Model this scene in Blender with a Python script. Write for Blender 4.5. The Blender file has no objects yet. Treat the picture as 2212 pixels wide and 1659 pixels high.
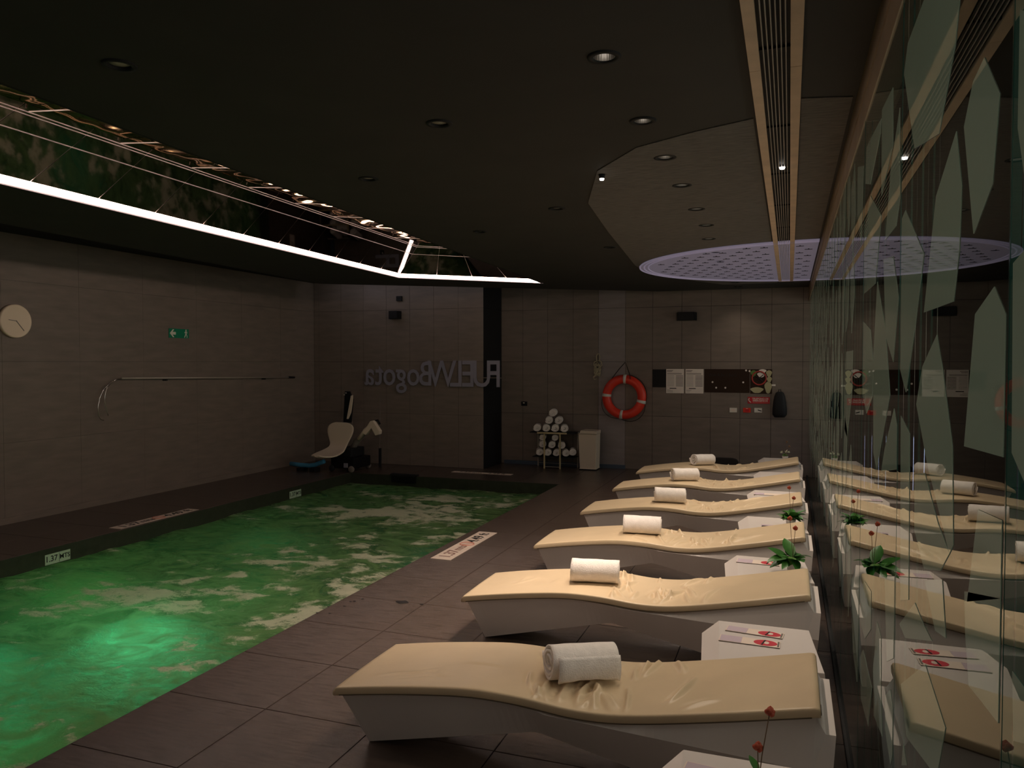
import bpy, bmesh, math, random
from mathutils import Vector, Matrix, noise
from mathutils.geometry import tessellate_polygon
R = math.radians
C = bpy.context.scene.collection
sc = bpy.context.scene
PI = math.pi

# ---------------------------------------------------------------- camera, world, exposure
cam_d = bpy.data.cameras.new('camera'); cam = bpy.data.objects.new('camera', cam_d); C.objects.link(cam)
cam.location = (0, 0, 1.7); cam.rotation_euler = (R(90 - 1.638), 0, R(19.854))
cam_d.sensor_width = 36; cam_d.lens = 36 * 1661 / 2212; cam_d.clip_start = 0.02; cam_d.clip_end = 100
sc.camera = cam
w = bpy.data.worlds.new('world'); sc.world = w; w.use_nodes = True
w.node_tree.nodes['Background'].inputs[0].default_value = (0.55, 0.5, 0.5, 1)
w.node_tree.nodes['Background'].inputs[1].default_value = 0.0
sc.view_settings.view_transform = 'Standard'; sc.view_settings.look = 'None'
sc.view_settings.gamma = 1; sc.view_settings.use_curve_mapping = False
sc.view_settings.exposure = 0.0
sc.cycles.use_denoising = True
sc.cycles.max_bounces = 10; sc.cycles.transmission_bounces = 8; sc.cycles.glossy_bounces = 6
sc.cycles.sample_clamp_indirect = 4.0

LED_E = 29.0          # cove strip emission
SPOT_W = 54.0         # each downlight over the loungers
SHARD_W = 21.0
GREEN_W = 0.8        # underwater lamps multiplier
MINI_W = 270.0        # the small glaring spot lamp
GYM_W = 7.0         # soft light of the lit room on the photographer's side


def add_light(name, kind, loc, energy, color, rot=(0, 0, 0), size=1, size_y=None, parent=None, **kw):
    d = bpy.data.lights.new(name, kind); d.energy = energy; d.color = color
    if kind == 'AREA':
        d.size = size
        if size_y: d.shape = 'RECTANGLE'; d.size_y = size_y
    else:
        d.shadow_soft_size = size
    for k, v in kw.items(): setattr(d, k, v)
    o = bpy.data.objects.new(name, d); C.objects.link(o); o.location = loc; o.rotation_euler = rot
    if parent: o.parent = parent
    return o

# the lit gym behind the photographer (real soft source high behind the camera)
add_light('gym_light', 'AREA', (-1.6, -1.9, 2.55), GYM_W, (1.0, 0.84, 0.72), (R(62), 0, R(-4)), 3.0, 0.7)
# cool wall washer tucked above the edge of the lowered ceiling, along the left wall
add_light('wall_washer', 'AREA', (-6.75, 6.6, 2.98), 3.0, (0.86, 0.8, 1.0), (0, R(62), R(180)), 0.06, 9.0)
add_light('wall_washer_back', 'AREA', (-5.9, 10.8, 2.98), 1.1, (0.95, 0.86, 0.95), (R(60), 0, 0), 3.0, 0.06)
# unseen upright panels added in the corridor to backlight the etched shards
for y in (1.5, 4.5, 7.5, 10.5):
    add_light('corridor_light', 'AREA', (2.12, y, 1.9), SHARD_W, (1.0, 0.98, 0.90), (0, R(90), 0), 1.2, 2.8)  # unseen added backlight for the etched shards
# lamps under the pool water
for (x, y, z, e, col) in [(-4.45, 4.3, -0.62, 5.4, (0.14, 1.0, 0.40)), (-5.1, 3.5, -0.8, 2.8, (0.10, 1.0, 0.40)),
                     (-6.0, 5.2, -0.9, 1.5, (0.22, 1.0, 0.20)), (-5.7, 7.4, -1.0, .8, (0.10, 1.0, 0.32)),
                     (-3.5, 7.2, -0.9, 0.35, (0.05, 1.0, 0.5)), (-3.9, 2.9, -0.8, .8, (0.2, 1.0, 0.22)),
                     (-4.7, 5.8, -1.0, 0.7, (0.25, 1.0, 0.2))]:
    add_light('underwater_lamp', 'POINT', (x, y, z), e * GREEN_W, col, size=0.42)


# ---------------------------------------------------------------- materials
def srgb(r, g, b):
    f = lambda c: (c / 255 / 12.92) if c / 255 <= 0.04045 else ((c / 255 + 0.055) / 1.055) ** 2.4
    return (f(r), f(g), f(b), 1)


def mat(name, col, rough=0.5, metal=0, noise_scale=None, noise_amt=0.15, bump=0, bump_scale=60, spec=0.5,
        emit=None, es=0, stretch=None, coat=0, trans=0, ior=1.45):
    m = bpy.data.materials.new(name); m.use_nodes = True
    nt = m.node_tree; b = nt.nodes['Principled BSDF']
    b.inputs['Base Color'].default_value = col; b.inputs['Roughness'].default_value = rough
    b.inputs['Metallic'].default_value = metal; b.inputs['Specular IOR Level'].default_value = spec
    b.inputs['Coat Weight'].default_value = coat; b.inputs['Coat Roughness'].default_value = 0.02
    b.inputs['Transmission Weight'].default_value = trans; b.inputs['IOR'].default_value = ior
    if emit: b.inputs['Emission Color'].default_value = emit; b.inputs['Emission Strength'].default_value = es
    if noise_scale or bump:
        tc = nt.nodes.new('ShaderNodeTexCoord'); mp = nt.nodes.new('ShaderNodeMapping')
        nt.links.new(tc.outputs['Object'], mp.inputs[0])
        if stretch: mp.inputs['Scale'].default_value = stretch
    if noise_scale:
        n = nt.nodes.new('ShaderNodeTexNoise'); n.inputs['Scale'].default_value = noise_scale
        n.inputs['Detail'].default_value = 6; nt.links.new(mp.outputs[0], n.inputs[0])
        cr = nt.nodes.new('ShaderNodeValToRGB')
        cr.color_ramp.elements[0].position = 0.3; cr.color_ramp.elements[1].position = 0.7
        cr.color_ramp.elements[0].color = tuple(c * (1 - noise_amt) for c in col[:3]) + (1,)
        cr.color_ramp.elements[1].color = tuple(min(1, c * (1 + noise_amt)) for c in col[:3]) + (1,)
        nt.links.new(n.outputs['Fac'], cr.inputs[0]); nt.links.new(cr.outputs[0], b.inputs['Base Color'])
    if bump:
        n2 = nt.nodes.new('ShaderNodeTexNoise'); n2.inputs['Scale'].default_value = bump_scale
        n2.inputs['Detail'].default_value = 4; nt.links.new(mp.outputs[0], n2.inputs[0])
        bp = nt.nodes.new('ShaderNodeBump'); bp.inputs['Strength'].default_value = bump
        bp.inputs['Distance'].default_value = 0.01
        nt.links.new(n2.outputs['Fac'], bp.inputs['Height']); nt.links.new(bp.outputs[0], b.inputs['Normal'])
    return m


M = {}
M['ceiling'] = mat('ceiling_black', srgb(52, 50, 46), 0.75, noise_scale=3, noise_amt=0.1)
M['ceiling_top'] = mat('upper_ceiling_black', srgb(24, 23, 22), 0.8)
M['woven'] = mat('woven_ceiling_field', srgb(104, 100, 96), 0.8, noise_scale=40, noise_amt=0.35, stretch=(0.3, 3, 1), bump=0.6, bump_scale=50)  # lighter tone imitates a ceiling reflected in the pane
M['wall'] = mat('brown_fibre_panel', srgb(122, 110, 99), 0.5, noise_scale=3, noise_amt=0.12, bump=0.12, bump_scale=60, stretch=(1, 1, 5))
M['wall2'] = mat('reflection_tone_panel', srgb(142, 132, 130), 0.5, noise_scale=3, noise_amt=0.1, bump=0.12, bump_scale=60, stretch=(1, 1, 5))  # paler copy of the wall colour, paints in a vertical reflection
M['grout'] = mat('dark_joint', srgb(26, 22, 20), 0.9)
M['tile'] = mat('slate_tile', srgb(78, 65, 57), 0.26, noise_scale=6, noise_amt=0.2, bump=0.2, bump_scale=110, stretch=(1, 6, 1), spec=0.5, ior=1.75)
M['dark'] = mat('near_black', srgb(18, 18, 19), 0.7)
M['blackgloss'] = mat('black_plastic', srgb(14, 14, 15), 0.5, spec=0.3)
M['white'] = mat('white_lacquer', srgb(216, 207, 200), 0.32, noise_scale=2, noise_amt=0.03)
M['cushion'] = mat('tan_vinyl', srgb(210, 188, 154), 0.36, noise_scale=5, noise_amt=0.05, bump=0.06, bump_scale=25)
M['piping'] = mat('tan_vinyl_edge', srgb(96, 82, 62), 0.5)
M['towel'] = mat('white_terry', srgb(236, 228, 220), 0.95, noise_scale=30, noise_amt=0.05, bump=0.35, bump_scale=160, spec=0.1)
M['led'] = mat('led_diffuser', (1, 1, 1, 1), 0.5, emit=(1.0, 0.80, 0.69, 1), es=LED_E)
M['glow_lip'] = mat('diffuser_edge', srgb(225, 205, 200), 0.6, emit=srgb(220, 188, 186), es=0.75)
M['lip'] = mat('cove_lip', srgb(225, 205, 200), 0.6)
M['mirror'] = mat('dark_mirror', srgb(120, 112, 108), 0.03, 1.0)
M['foil'] = mat('rippled_mirror_foil', srgb(186, 146, 88), 0.06, 1.0, bump=0.15, bump_scale=4)
M['chrome'] = mat('chrome', srgb(215, 210, 205), 0.15, 1.0)
M['steel'] = mat('brushed_steel', srgb(176, 166, 154), 0.45, 0.35)
M['ventframe'] = mat('tan_vent_frame', srgb(214, 186, 158), 0.6, noise_scale=8, noise_amt=0.1)
M['slat'] = mat('grey_slat', srgb(170, 160, 150), 0.5)
M['header'] = mat('tan_header_rail', srgb(126, 106, 80), 0.5, noise_scale=4, noise_amt=0.2)
def glass_like(name, film):
    m = bpy.data.materials.new(name); m.use_nodes = True; nt = m.node_tree
    for n in list(nt.nodes): nt.nodes.remove(n)
    o = nt.nodes.new('ShaderNodeOutputMaterial'); fr = nt.nodes.new('ShaderNodeFresnel'); fr.inputs[0].default_value = 1.5
    gl = nt.nodes.new('ShaderNodeBsdfGlossy'); gl.inputs['Roughness'].default_value = 0.0; gl.inputs['Color'].default_value = (0.95, 0.98, 0.96, 1)
    mx = nt.nodes.new('ShaderNodeMixShader')
    if film:
        d = nt.nodes.new('ShaderNodeBsdfDiffuse'); d.inputs['Color'].default_value = srgb(150, 160, 146)
        t = nt.nodes.new('ShaderNodeBsdfTranslucent'); t.inputs['Color'].default_value = srgb(214, 222, 208)
        b = nt.nodes.new('ShaderNodeMixShader'); b.inputs[0].default_value = 0.6
        nt.links.new(d.outputs[0], b.inputs[1]); nt.links.new(t.outputs[0], b.inputs[2])
    else:
        b = nt.nodes.new('ShaderNodeBsdfTransparent'); b.inputs['Color'].default_value = (0.975, 0.99, 0.98, 1)
    nt.links.new(fr.outputs[0], mx.inputs[0]); nt.links.new(b.outputs[0], mx.inputs[1]); nt.links.new(gl.outputs[0], mx.inputs[2]); nt.links.new(mx.outputs[0], o.inputs[0])
    return m


M['glass'] = glass_like('clear_glass', False)
M['frost'] = glass_like('frosted_film', True)
M['edge'] = mat('polished_glass_edge', srgb(48, 92, 82), 0.08, 0.3)
M['oval'] = mat('lit_stretch_fabric', srgb(120, 110, 130), 0.9, emit=srgb(100, 94, 105), es=0.55)  # emission imitates a reflected ceiling oval, no lamp here
M['ovalrim'] = mat('reflected_oval_rim', srgb(150, 140, 160), 0.9, emit=srgb(118, 110, 128), es=0.6)
M['basin'] = mat('pool_plaster', srgb(96, 150, 118), 0.6, noise_scale=3, noise_amt=0.1)
M['poolband'] = mat('pool_waterline_tile', srgb(52, 54, 44), 0.3, noise_scale=14, noise_amt=0.2)
M['marker'] = mat('marker_tile', srgb(214, 196, 180), 0.5, noise_scale=12, noise_amt=0.08)
M['markgreen'] = mat('waterline_marker', srgb(170, 190, 165), 0.5)
M['ink'] = mat('black_ink', srgb(24, 22, 22), 0.6)
M['inkpale'] = mat('worn_ink', srgb(130, 98, 88), 0.6)
M['inkgrey'] = mat('grey_ink', srgb(120, 110, 102), 0.7)
M['pink'] = mat('worn_pink_mark', srgb(196, 130, 112), 0.6)
M['ring'] = mat('orange_red_buoy', srgb(232, 62, 40), 0.38, noise_scale=4, noise_amt=0.08)
M['tape'] = mat('reflective_tape', srgb(225, 220, 210), 0.3)
M['rope'] = mat('pale_rope', srgb(205, 192, 160), 0.9, bump=0.8, bump_scale=300)
M['cord'] = mat('dark_cord', srgb(30, 24, 22), 0.8)
M['signgreen'] = mat('exit_green', srgb(0, 128, 92), 0.5)
M['paperwhite'] = mat('sign_white', srgb(228, 220, 205), 0.5)
M['paper'] = mat('notice_paper', srgb(236, 224, 212), 0.6)
M['clock'] = mat('clock_face', srgb(240, 218, 190), 0.5)
M['red'] = mat('sign_red', srgb(190, 28, 40), 0.4)
M['redbox'] = mat('alarm_red', srgb(220, 50, 26), 0.4)
M['poster'] = mat('poster_brown', srgb(46, 28, 16), 0.5, spec=0.25)
M['posterleaf'] = mat('poster_cream', srgb(176, 168, 128), 0.4)
M['posterred'] = mat('poster_red', srgb(170, 60, 50), 0.4)
M['blue'] = mat('blue_foam', srgb(74, 150, 190), 0.7)
M['bluepanel'] = mat('lit_blue_panel', srgb(90, 96, 130), 0.6, emit=srgb(135, 138, 168), es=3.2)
M['leaf'] = mat('dark_green_leaf', srgb(52, 104, 38), 0.35, noise_scale=12, noise_amt=0.3)
M['leafpale'] = mat('pale_green_leaf', srgb(92, 130, 62), 0.4, noise_scale=12, noise_amt=0.2)
M['stem'] = mat('thin_stem', srgb(110, 84, 60), 0.7)
M['flower'] = mat('rust_red_flower', srgb(170, 70, 42), 0.6)
M['petal'] = mat('white_petal', srgb(225, 225, 200), 0.7)
M['lilac'] = mat('lilac_print', srgb(196, 178, 188), 0.5)
M['card'] = mat('white_card', srgb(232, 214, 198), 0.45)
M['lips'] = mat('pink_red_print', srgb(205, 62, 74), 0.4)
M['letter'] = mat('grey_acrylic', srgb(140, 137, 148), 0.6)  # for letters standing in for a pane reflection
M['wooden'] = mat('pale_wood_edge', srgb(190, 172, 130), 0.5, noise_scale=10, noise_amt=0.15, stretch=(1, 8, 8))
M['bin'] = mat('white_bin', srgb(216, 200, 178), 0.5)
M['lamp_on'] = mat('lamp_glow', (1, 1, 1, 1), 0.5, emit=(1, 0.95, 0.9, 1), es=6)
M['lamp_dim'] = mat('lamp_glass_dim', srgb(200, 195, 190), 0.2, emit=(1, 0.9, 0.8, 1), es=0.7)
M['lamp_off'] = mat('lamp_glass_off', srgb(190, 186, 172), 0.4)
M['cup'] = mat('lamp_reflector', srgb(200, 196, 190), 0.28, 1.0)
M['strip'] = mat('blue_grey_strip', srgb(70, 84, 100), 0.5)


# ---------------------------------------------------------------- mesh helpers
class MB:
    def __init__(s): s.v = []; s.f = []

    def add(s, vs, fs):
        o = len(s.v); s.v += [tuple(p) for p in vs]; s.f += [[i + o for i in f] for f in fs]; return s

    def box(s, x0, x1, y0, y1, z0, z1):
        vs = [(x, y, z) for z in (z0, z1) for y in (y0, y1) for x in (x0, x1)]
        return s.add(vs, [(0, 2, 3, 1), (4, 5, 7, 6), (0, 1, 5, 4), (2, 6, 7, 3), (0, 4, 6, 2), (1, 3, 7, 5)])

    def prism(s, pts, d, axis='z', a0=0.0):
        """extrude 2-D outline: axis z -> pts (x,y); axis x -> pts (y,z); axis y -> pts (x,z)"""
        def P(p, a):
            return (p[0], p[1], a) if axis == 'z' else ((a, p[0], p[1]) if axis == 'x' else (p[0], a, p[1]))
        n = len(pts)
        vs = [P(p, a0) for p in pts] + [P(p, a0 + d) for p in pts]
        fs = [list(range(n))[::-1], list(range(n, 2 * n))] + [(i, (i + 1) % n, n + (i + 1) % n, n + i) for i in range(n)]
        return s.add(vs, fs)

    def tube(s, pts, r, n=8, closed=False):
        pts = [Vector(p) for p in pts]; m = len(pts); rings = []
        rr = r if isinstance(r, (list, tuple)) else [r] * m
        up = Vector((0.123, 0.321, 0.94)).normalized()
        for i, p in enumerate(pts):
            if closed: t = pts[(i + 1) % m] - pts[i - 1]
            else: t = pts[min(i + 1, m - 1)] - pts[max(i - 1, 0)]
            t.normalize(); a = t.cross(up)
            if a.length < 1e-3: a = t.cross(Vector((1, 0, 0)))
            a.normalize(); b = t.cross(a); up = -b if (-b).dot(up) > 0 else b
            a = t.cross(up).normalized(); b = t.cross(a)
            rings.append([p + (a * math.cos(2 * PI * k / n) + b * math.sin(2 * PI * k / n)) * rr[i] for k in range(n)])
        vs = [v for rg in rings for v in rg]; fs = []
        for i in range(m if closed else m - 1):
            j = (i + 1) % m
            fs += [(i * n + k, i * n + (k + 1) % n, j * n + (k + 1) % n, j * n + k) for k in range(n)]
        if not closed: fs += [list(range(n))[::-1], [(m - 1) * n + k for k in range(n)]]
        return s.add(vs, fs)

    def lathe(s, prof, n=24, c=(0, 0, 0), close=True):
        vs = []; m = len(prof)
        for (r, z) in prof:
            vs += [(c[0] + r * math.cos(2 * PI * k / n), c[1] + r * math.sin(2 * PI * k / n), c[2] + z) for k in range(n)]
        fs = [(i * n + k, i * n + (k + 1) % n, (i + 1) * n + (k + 1) % n, (i + 1) * n + k) for i in range(m - 1) for k in range(n)]
        if close: fs += [list(range(n))[::-1], [(m - 1) * n + k for k in range(n)]]
        return s.add(vs, fs)

    def tf(s, mtx, start=0):
        s.v = s.v[:start] + [tuple(mtx @ Vector(p)) for p in s.v[start:]]; return s

    def mesh(s, name, m, smooth=False, bevel=0):
        me = bpy.data.meshes.new(name); me.from_pydata(s.v, [], s.f)
        bm = bmesh.new(); bm.from_mesh(me)
        if bevel:
            bmesh.ops.bevel(bm, geom=bm.edges[:], offset=bevel, segments=2, affect='EDGES', profile=0.6)
        bmesh.ops.recalc_face_normals(bm, faces=bm.faces)
        bm.to_mesh(me); bm.free()
        me.materials.append(m)
        if smooth: me.polygons.foreach_set('use_smooth', [True] * len(me.polygons))
        return me

    def obj(s, name, m, parent=None, smooth=False, bevel=0, loc=None):
        return link(name, s.mesh(name, m, smooth, bevel), parent, loc)


def link(name, me, parent=None, loc=None, rot=None):
    o = bpy.data.objects.new(name, me); C.objects.link(o)
    if parent: o.parent = parent
    if loc: o.location = loc
    if rot: o.rotation_euler = rot
    return o


def thing(name, label, cat, loc=(0, 0, 0), rot=(0, 0, 0), group=None):
    o = bpy.data.objects.new(name, None); C.objects.link(o); o.location = loc; o.rotation_euler = rot
    o.empty_display_size = 0.05
    return tag(o, label, cat, group)


def tag(o, label, cat, group=None):
    o['label'] = label; o['category'] = cat
    if group: o['group'] = group
    return o


def struct(o, label=None):
    o['kind'] = 'structure'
    if label: o['label'] = label; o['category'] = o.name.split('_')[0]
    return o


def dup(root, loc, label=None, rot=None):
    r = root.copy(); C.objects.link(r); r.location = loc
    if rot: r.rotation_euler = rot
    if label: r['label'] = label
    for ch in list(root.children):
        if ch.type == 'LIGHT':
            c = ch.copy(); C.objects.link(c); c.parent = r; continue
        c = ch.copy(); C.objects.link(c); c.parent = r
        for g in ch.children:
            d = g.copy(); C.objects.link(d); d.parent = c
    return r


def text_obj(name, s, size, m, parent, mtx, depth=0.002, align='CENTER', bold=0.0):
    cu = bpy.data.curves.new(name, 'FONT'); cu.body = s; cu.size = size; cu.extrude = depth / 2
    cu.align_x = align; cu.align_y = 'CENTER'; cu.offset = bold; cu.resolution_u = 3
    t = bpy.data.objects.new(name, cu); C.objects.link(t)
    dg = bpy.context.evaluated_depsgraph_get(); dg.update()
    me = bpy.data.meshes.new_from_object(t.evaluated_get(dg))
    bpy.data.objects.remove(t); bpy.data.curves.remove(cu)
    me.transform(mtx); me.materials.clear(); me.materials.append(m)
    return link(name, me, parent)


def tess_slab(name, outer, holes, z, thick, m):
    """horizontal slab with holes (thin box)"""
    polys = [[Vector((x, y, 0)) for x, y in outer]] + [[Vector((x, y, 0)) for x, y in h] for h in holes]
    tris = tessellate_polygon(polys); flat = [p for q in polys for p in q]; n = len(flat)
    mb = MB(); vs = [(p.x, p.y, z) for p in flat] + [(p.x, p.y, z + thick) for p in flat]
    fs = [t for t in tris] + [tuple(i + n for i in t[::-1]) for t in tris]
    k = 0
    for q in polys:
        c = len(q); fs += [(k + i, k + (i + 1) % c, n + k + (i + 1) % c, n + k + i) for i in range(c)]; k += c
    mb.add(vs, fs)
    return mb.obj(name, m)


def bev_box(x0, x1, y0, y1, z0, z1, m, name, parent=None, bevel=0.002, loc=None):
    return MB().box(x0, x1, y0, y1, z0, z1).obj(name, m, parent, bevel=bevel, loc=loc)


def interp(knots, x):
    if x <= knots[0][0]: return knots[0][1]
    if x >= knots[-1][0]: return knots[-1][1]
    for i in range(len(knots) - 1):
        x0, z0 = knots[i]; x1, z1 = knots[i + 1]
        if x0 <= x <= x1:
            zm = knots[i - 1] if i > 0 else (2 * x0 - x1, 2 * z0 - z1)
            zp = knots[i + 2] if i + 2 < len(knots) else (2 * x1 - x0, 2 * z1 - z0)
            m0 = (z1 - zm[1]) / (x1 - zm[0]); m1 = (zp[1] - z0) / (zp[0] - x0)
            h = x1 - x0; t = (x - x0) / h
            return ((2 * t ** 3 - 3 * t ** 2 + 1) * z0 + (t ** 3 - 2 * t ** 2 + t) * h * m0 +
                    (-2 * t ** 3 + 3 * t ** 2) * z1 + (t ** 3 - t ** 2) * h * m1)


# ---------------------------------------------------------------- dimensions
WX = -7.7           # left wall
YB = 12.1           # back wall (right part)
YL = 11.3           # back wall (left, projecting part)
XC = -4.56          # corner between them
GX = 0.255          # glass plane
PX0, PX1, PY0, PY1 = -6.35, -3.0, 0.6, 10.25   # pool
WZ = -0.16
YN = -2.4           # wall behind the camera
XR = 2.2

# ---------------------------------------------------------------- floor
fl = tess_slab('floor', [(WX - .1, YN), (XR, YN), (XR, YB + .1), (WX - .1, YB + .1)],
               [[(PX0, PY0), (PX1, PY0), (PX1, PY1), (PX0, PY1)]], -0.10, 0.096, M['grout'])
struct(fl)
TP = 0.6; TY = 0.58
tile_cache = {}


def tile_mesh(wd, ht):
    k = (round(wd, 3), round(ht, 3))
    if k not in tile_cache:
        g = 0.0028
        tile_cache[k] = MB().box(g, wd - g, g, ht - g, -0.008, 0.0).mesh('floor_tile', M['tile'], bevel=0.0012)
    return tile_cache[k]


def tiles(x0, x1, y0, y1, ox, oy):
    xs = [x0] + [ox + k * TP for k in range(-30, 60) if x0 + .02 < ox + k * TP < x1 - .02] + [x1]
    ys = [y0] + [oy + k * TY for k in range(-30, 60) if y0 + .02 < oy + k * TY < y1 - .02] + [y1]
    for a, b in zip(xs, xs[1:]):
        for c, d in zip(ys, ys[1:]):
            link('floor_tile', tile_mesh(b - a, d - c), fl, (a, c, 0.0))


tiles(PX1, 0.245, 1.0, YB, -3.0, 3.67)
tiles(WX, PX0, 2.9, YL, -7.55, 3.67)
tiles(PX0, PX1, PY1, YL, -6.0, 10.63)
tiles(XC, PX1, YL, YB, -6.0, 10.63)

# pool basin
pb = MB(); t = 0.08
D = -1.37
pb.box(PX0 - t, PX0, PY0 - t, PY1 + t, D, -0.101).box(PX1, PX1 + t, PY0 - t, PY1 + t, D, -0.101)
pb.box(PX0, PX1, PY0 - t, PY0, D, -0.101).box(PX0, PX1, PY1, PY1 + t, D, -0.101).box(PX0 - t, PX1 + t, PY0 - t, PY1 + t, D - t, D)
basin = struct(pb.obj('pool_basin', M['basin']))
for nm, a in (('waterline_band', (PX0 - .001, PX0 + .006, PY0, PY1)), ('waterline_band', (PX1 - .006, PX1 + .001, PY0, PY1)),
              ('waterline_band', (PX0 + .006, PX1 - .006, PY1 - .006, PY1 + .001))):
    MB().box(a[0], a[1], a[2], a[3], -0.30, -0.004).obj(nm, M['poolband'], basin)

# pool water -------------------------------------------------------
NX, NY = 150, 400
vs = []; foam = []
for j in range(NY + 1):
    y = PY0 + (PY1 - PY0) * j / NY
    for i in range(NX + 1):
        x = PX0 + 0.007 + (PX1 - PX0 - 0.014) * i / NX
        h = noise.noise(Vector((x * 1.6, y * 1.6, 1.3))) * 0.022 + noise.noise(Vector((x * 5, y * 5, 4.1))) * 0.010 \
            + noise.noise(Vector((x * 14, y * 14, 7.7))) * 0.004
        # foam: churned water along the near right edge, streaks across, patches at the far end
        er = max(0, 1 - (PX1 - x) / 0.85) * min(1, max(0, (y - 3.4) / 1.2)) * min(1, max(0, (9.0 - y) / 2))
        q = Vector((x * 0.9, y * 1.35, 9.1))
        w1 = noise.fractal(q + Vector((0, 0, noise.noise(q * 1.3) * 0.8)), 0.9, 2.1, 6)
        ridge = 1 - abs(w1) * 4.5
        f2 = noise.fractal(Vector((x * 3.1, y * 4.3, 2.2)), 0.8, 2.2, 6)
        big = noise.noise(Vector((x * .55 + 3, y * .45, 5)))
        f = 0.18 + 0.34 * big + 0.30 * max(0, ridge) + 0.55 * f2 + 0.42 * er
        for (cx_, cy_, rx_, ry_, a_) in ((-4.45, 4.75, .55, .22, .5), (-5.1, 4.3, .5, .5, .22), (-4.2, 5.9, .8, .25, .22), (-4.6, 8.3, 1.2, .25, .4),
                                         (-3.9, 9.5, 1.0, .5, .25), (-4.9, 9.3, .7, .3, .3), (-3.5, 7.4, .5, .5, .15),
                                         (-5.6, 6.4, .8, .9, -.55), (-4.9, 7.2, .7, .5, -.3), (-4.3, 3.9, .4, .35, -.28)):
            f += a_ * math.exp(-((x - cx_) / rx_) ** 2 - ((y - cy_) / ry_) ** 2)
        foam.append(max(0, min(1, f)))
        vs.append((x, y, WZ + h + 0.006 * f))
fs = [(j * (NX + 1) + i, j * (NX + 1) + i + 1, (j + 1) * (NX + 1) + i + 1, (j + 1) * (NX + 1) + i) for j in range(NY) for i in range(NX)]
me = bpy.data.meshes.new('pool_water'); me.from_pydata(vs, [], fs)
at = me.attributes.new('foam', 'FLOAT', 'POINT'); at.data.foreach_set('value', foam)
me.polygons.foreach_set('use_smooth', [True] * len(me.polygons))
mw = bpy.data.materials.new('churning_water'); mw.use_nodes = True; nt = mw.node_tree
for n in list(nt.nodes): nt.nodes.remove(n)
N = lambda ty: nt.nodes.new(ty)
out = N('ShaderNodeOutputMaterial'); attr = N('ShaderNodeAttribute'); attr.attribute_name = 'foam'
tc = N('ShaderNodeTexCoord'); mp = N('ShaderNodeMapping'); mp.inputs['Scale'].default_value = (1, 1.4, 1)
nt.links.new(tc.outputs['Object'], mp.inputs[0])
n1 = N('ShaderNodeTexNoise'); n1.inputs['Scale'].default_value = 9; n1.inputs['Detail'].default_value = 10
n1.inputs['Roughness'].default_value = 0.72; n1.inputs['Distortion'].default_value = 0.6
nt.links.new(mp.outputs[0], n1.inputs[0])
ma = N('ShaderNodeMath'); ma.operation = 'MULTIPLY_ADD'; ma.inputs[1].default_value = 1.1; ma.inputs[2].default_value = -0.55
nt.links.new(n1.outputs['Fac'], ma.inputs[0])
n2 = N('ShaderNodeTexNoise'); n2.inputs['Scale'].default_value = 34; n2.inputs['Detail'].default_value = 6; n2.inputs['Roughness'].default_value = 0.7; n2.inputs['Distortion'].default_value = 1.2
nt.links.new(mp.outputs[0], n2.inputs[0])
mb_ = N('ShaderNodeMath'); mb_.operation = 'MULTIPLY_ADD'; mb_.inputs[1].default_value = 1.1; mb_.inputs[2].default_value = -0.55
nt.links.new(n2.outputs['Fac'], mb_.inputs[0])
ad0 = N('ShaderNodeMath'); ad0.operation = 'ADD'; nt.links.new(attr.outputs['Fac'], ad0.inputs[0]); nt.links.new(ma.outputs[0], ad0.inputs[1])
ad = N('ShaderNodeMath'); ad.operation = 'ADD'; nt.links.new(ad0.outputs[0], ad.inputs[0]); nt.links.new(mb_.outputs[0], ad.inputs[1])
rmp = N('ShaderNodeValToRGB'); rmp.color_ramp.elements[0].position = 0.50; rmp.color_ramp.elements[1].position = 0.76
rmp.color_ramp.elements[0].color = (0, 0, 0, 1); rmp.color_ramp.elements[1].color = (0.95, 0.95, 0.95, 1)
nt.links.new(ad.outputs[0], rmp.inputs[0])
gl = N('ShaderNodeBsdfGlass'); gl.inputs['Color'].default_value = (0.8, 0.95, 0.85, 1); gl.inputs['Roughness'].default_value = 0.17; gl.inputs['IOR'].default_value = 1.33
tr = N('ShaderNodeBsdfTranslucent'); tr.inputs['Color'].default_value = (0.5, 0.6, 0.42, 1)
df = N('ShaderNodeBsdfDiffuse'); df.inputs['Color'].default_value = (0.10, 0.12, 0.05, 1)
milk = N('ShaderNodeAddShader'); nt.links.new(tr.outputs[0], milk.inputs[0]); nt.links.new(df.outputs[0], milk.inputs[1])
wat = N('ShaderNodeMixShader')
n3 = N('ShaderNodeTexNoise'); n3.inputs['Scale'].default_value = 2.6; n3.inputs['Detail'].default_value = 7; n3.inputs['Roughness'].default_value = 0.65; n3.inputs['Distortion'].default_value = 1.5
nt.links.new(mp.outputs[0], n3.inputs[0])
r3 = N('ShaderNodeValToRGB'); r3.color_ramp.elements[0].position = 0.36; r3.color_ramp.elements[1].position = 0.66
r3.color_ramp.elements[0].color = (.22, .22, .22, 1); r3.color_ramp.elements[1].color = (.85, .85, .85, 1)
nt.links.new(n3.outputs['Fac'], r3.inputs[0]); nt.links.new(r3.outputs[0], wat.inputs[0])
nt.links.new(gl.outputs[0], wat.inputs[1]); nt.links.new(milk.outputs[0], wat.inputs[2])
fd = N('ShaderNodeBsdfDiffuse'); fd.inputs['Color'].default_value = (0.80, 0.76, 0.58, 1)
ft = N('ShaderNodeBsdfTranslucent'); ft.inputs['Color'].default_value = (0.9, 0.95, 0.7, 1)
fm = N('ShaderNodeMixShader'); fm.inputs[0].default_value = 0.34
nt.links.new(fd.outputs[0], fm.inputs[1]); nt.links.new(ft.outputs[0], fm.inputs[2])
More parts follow.
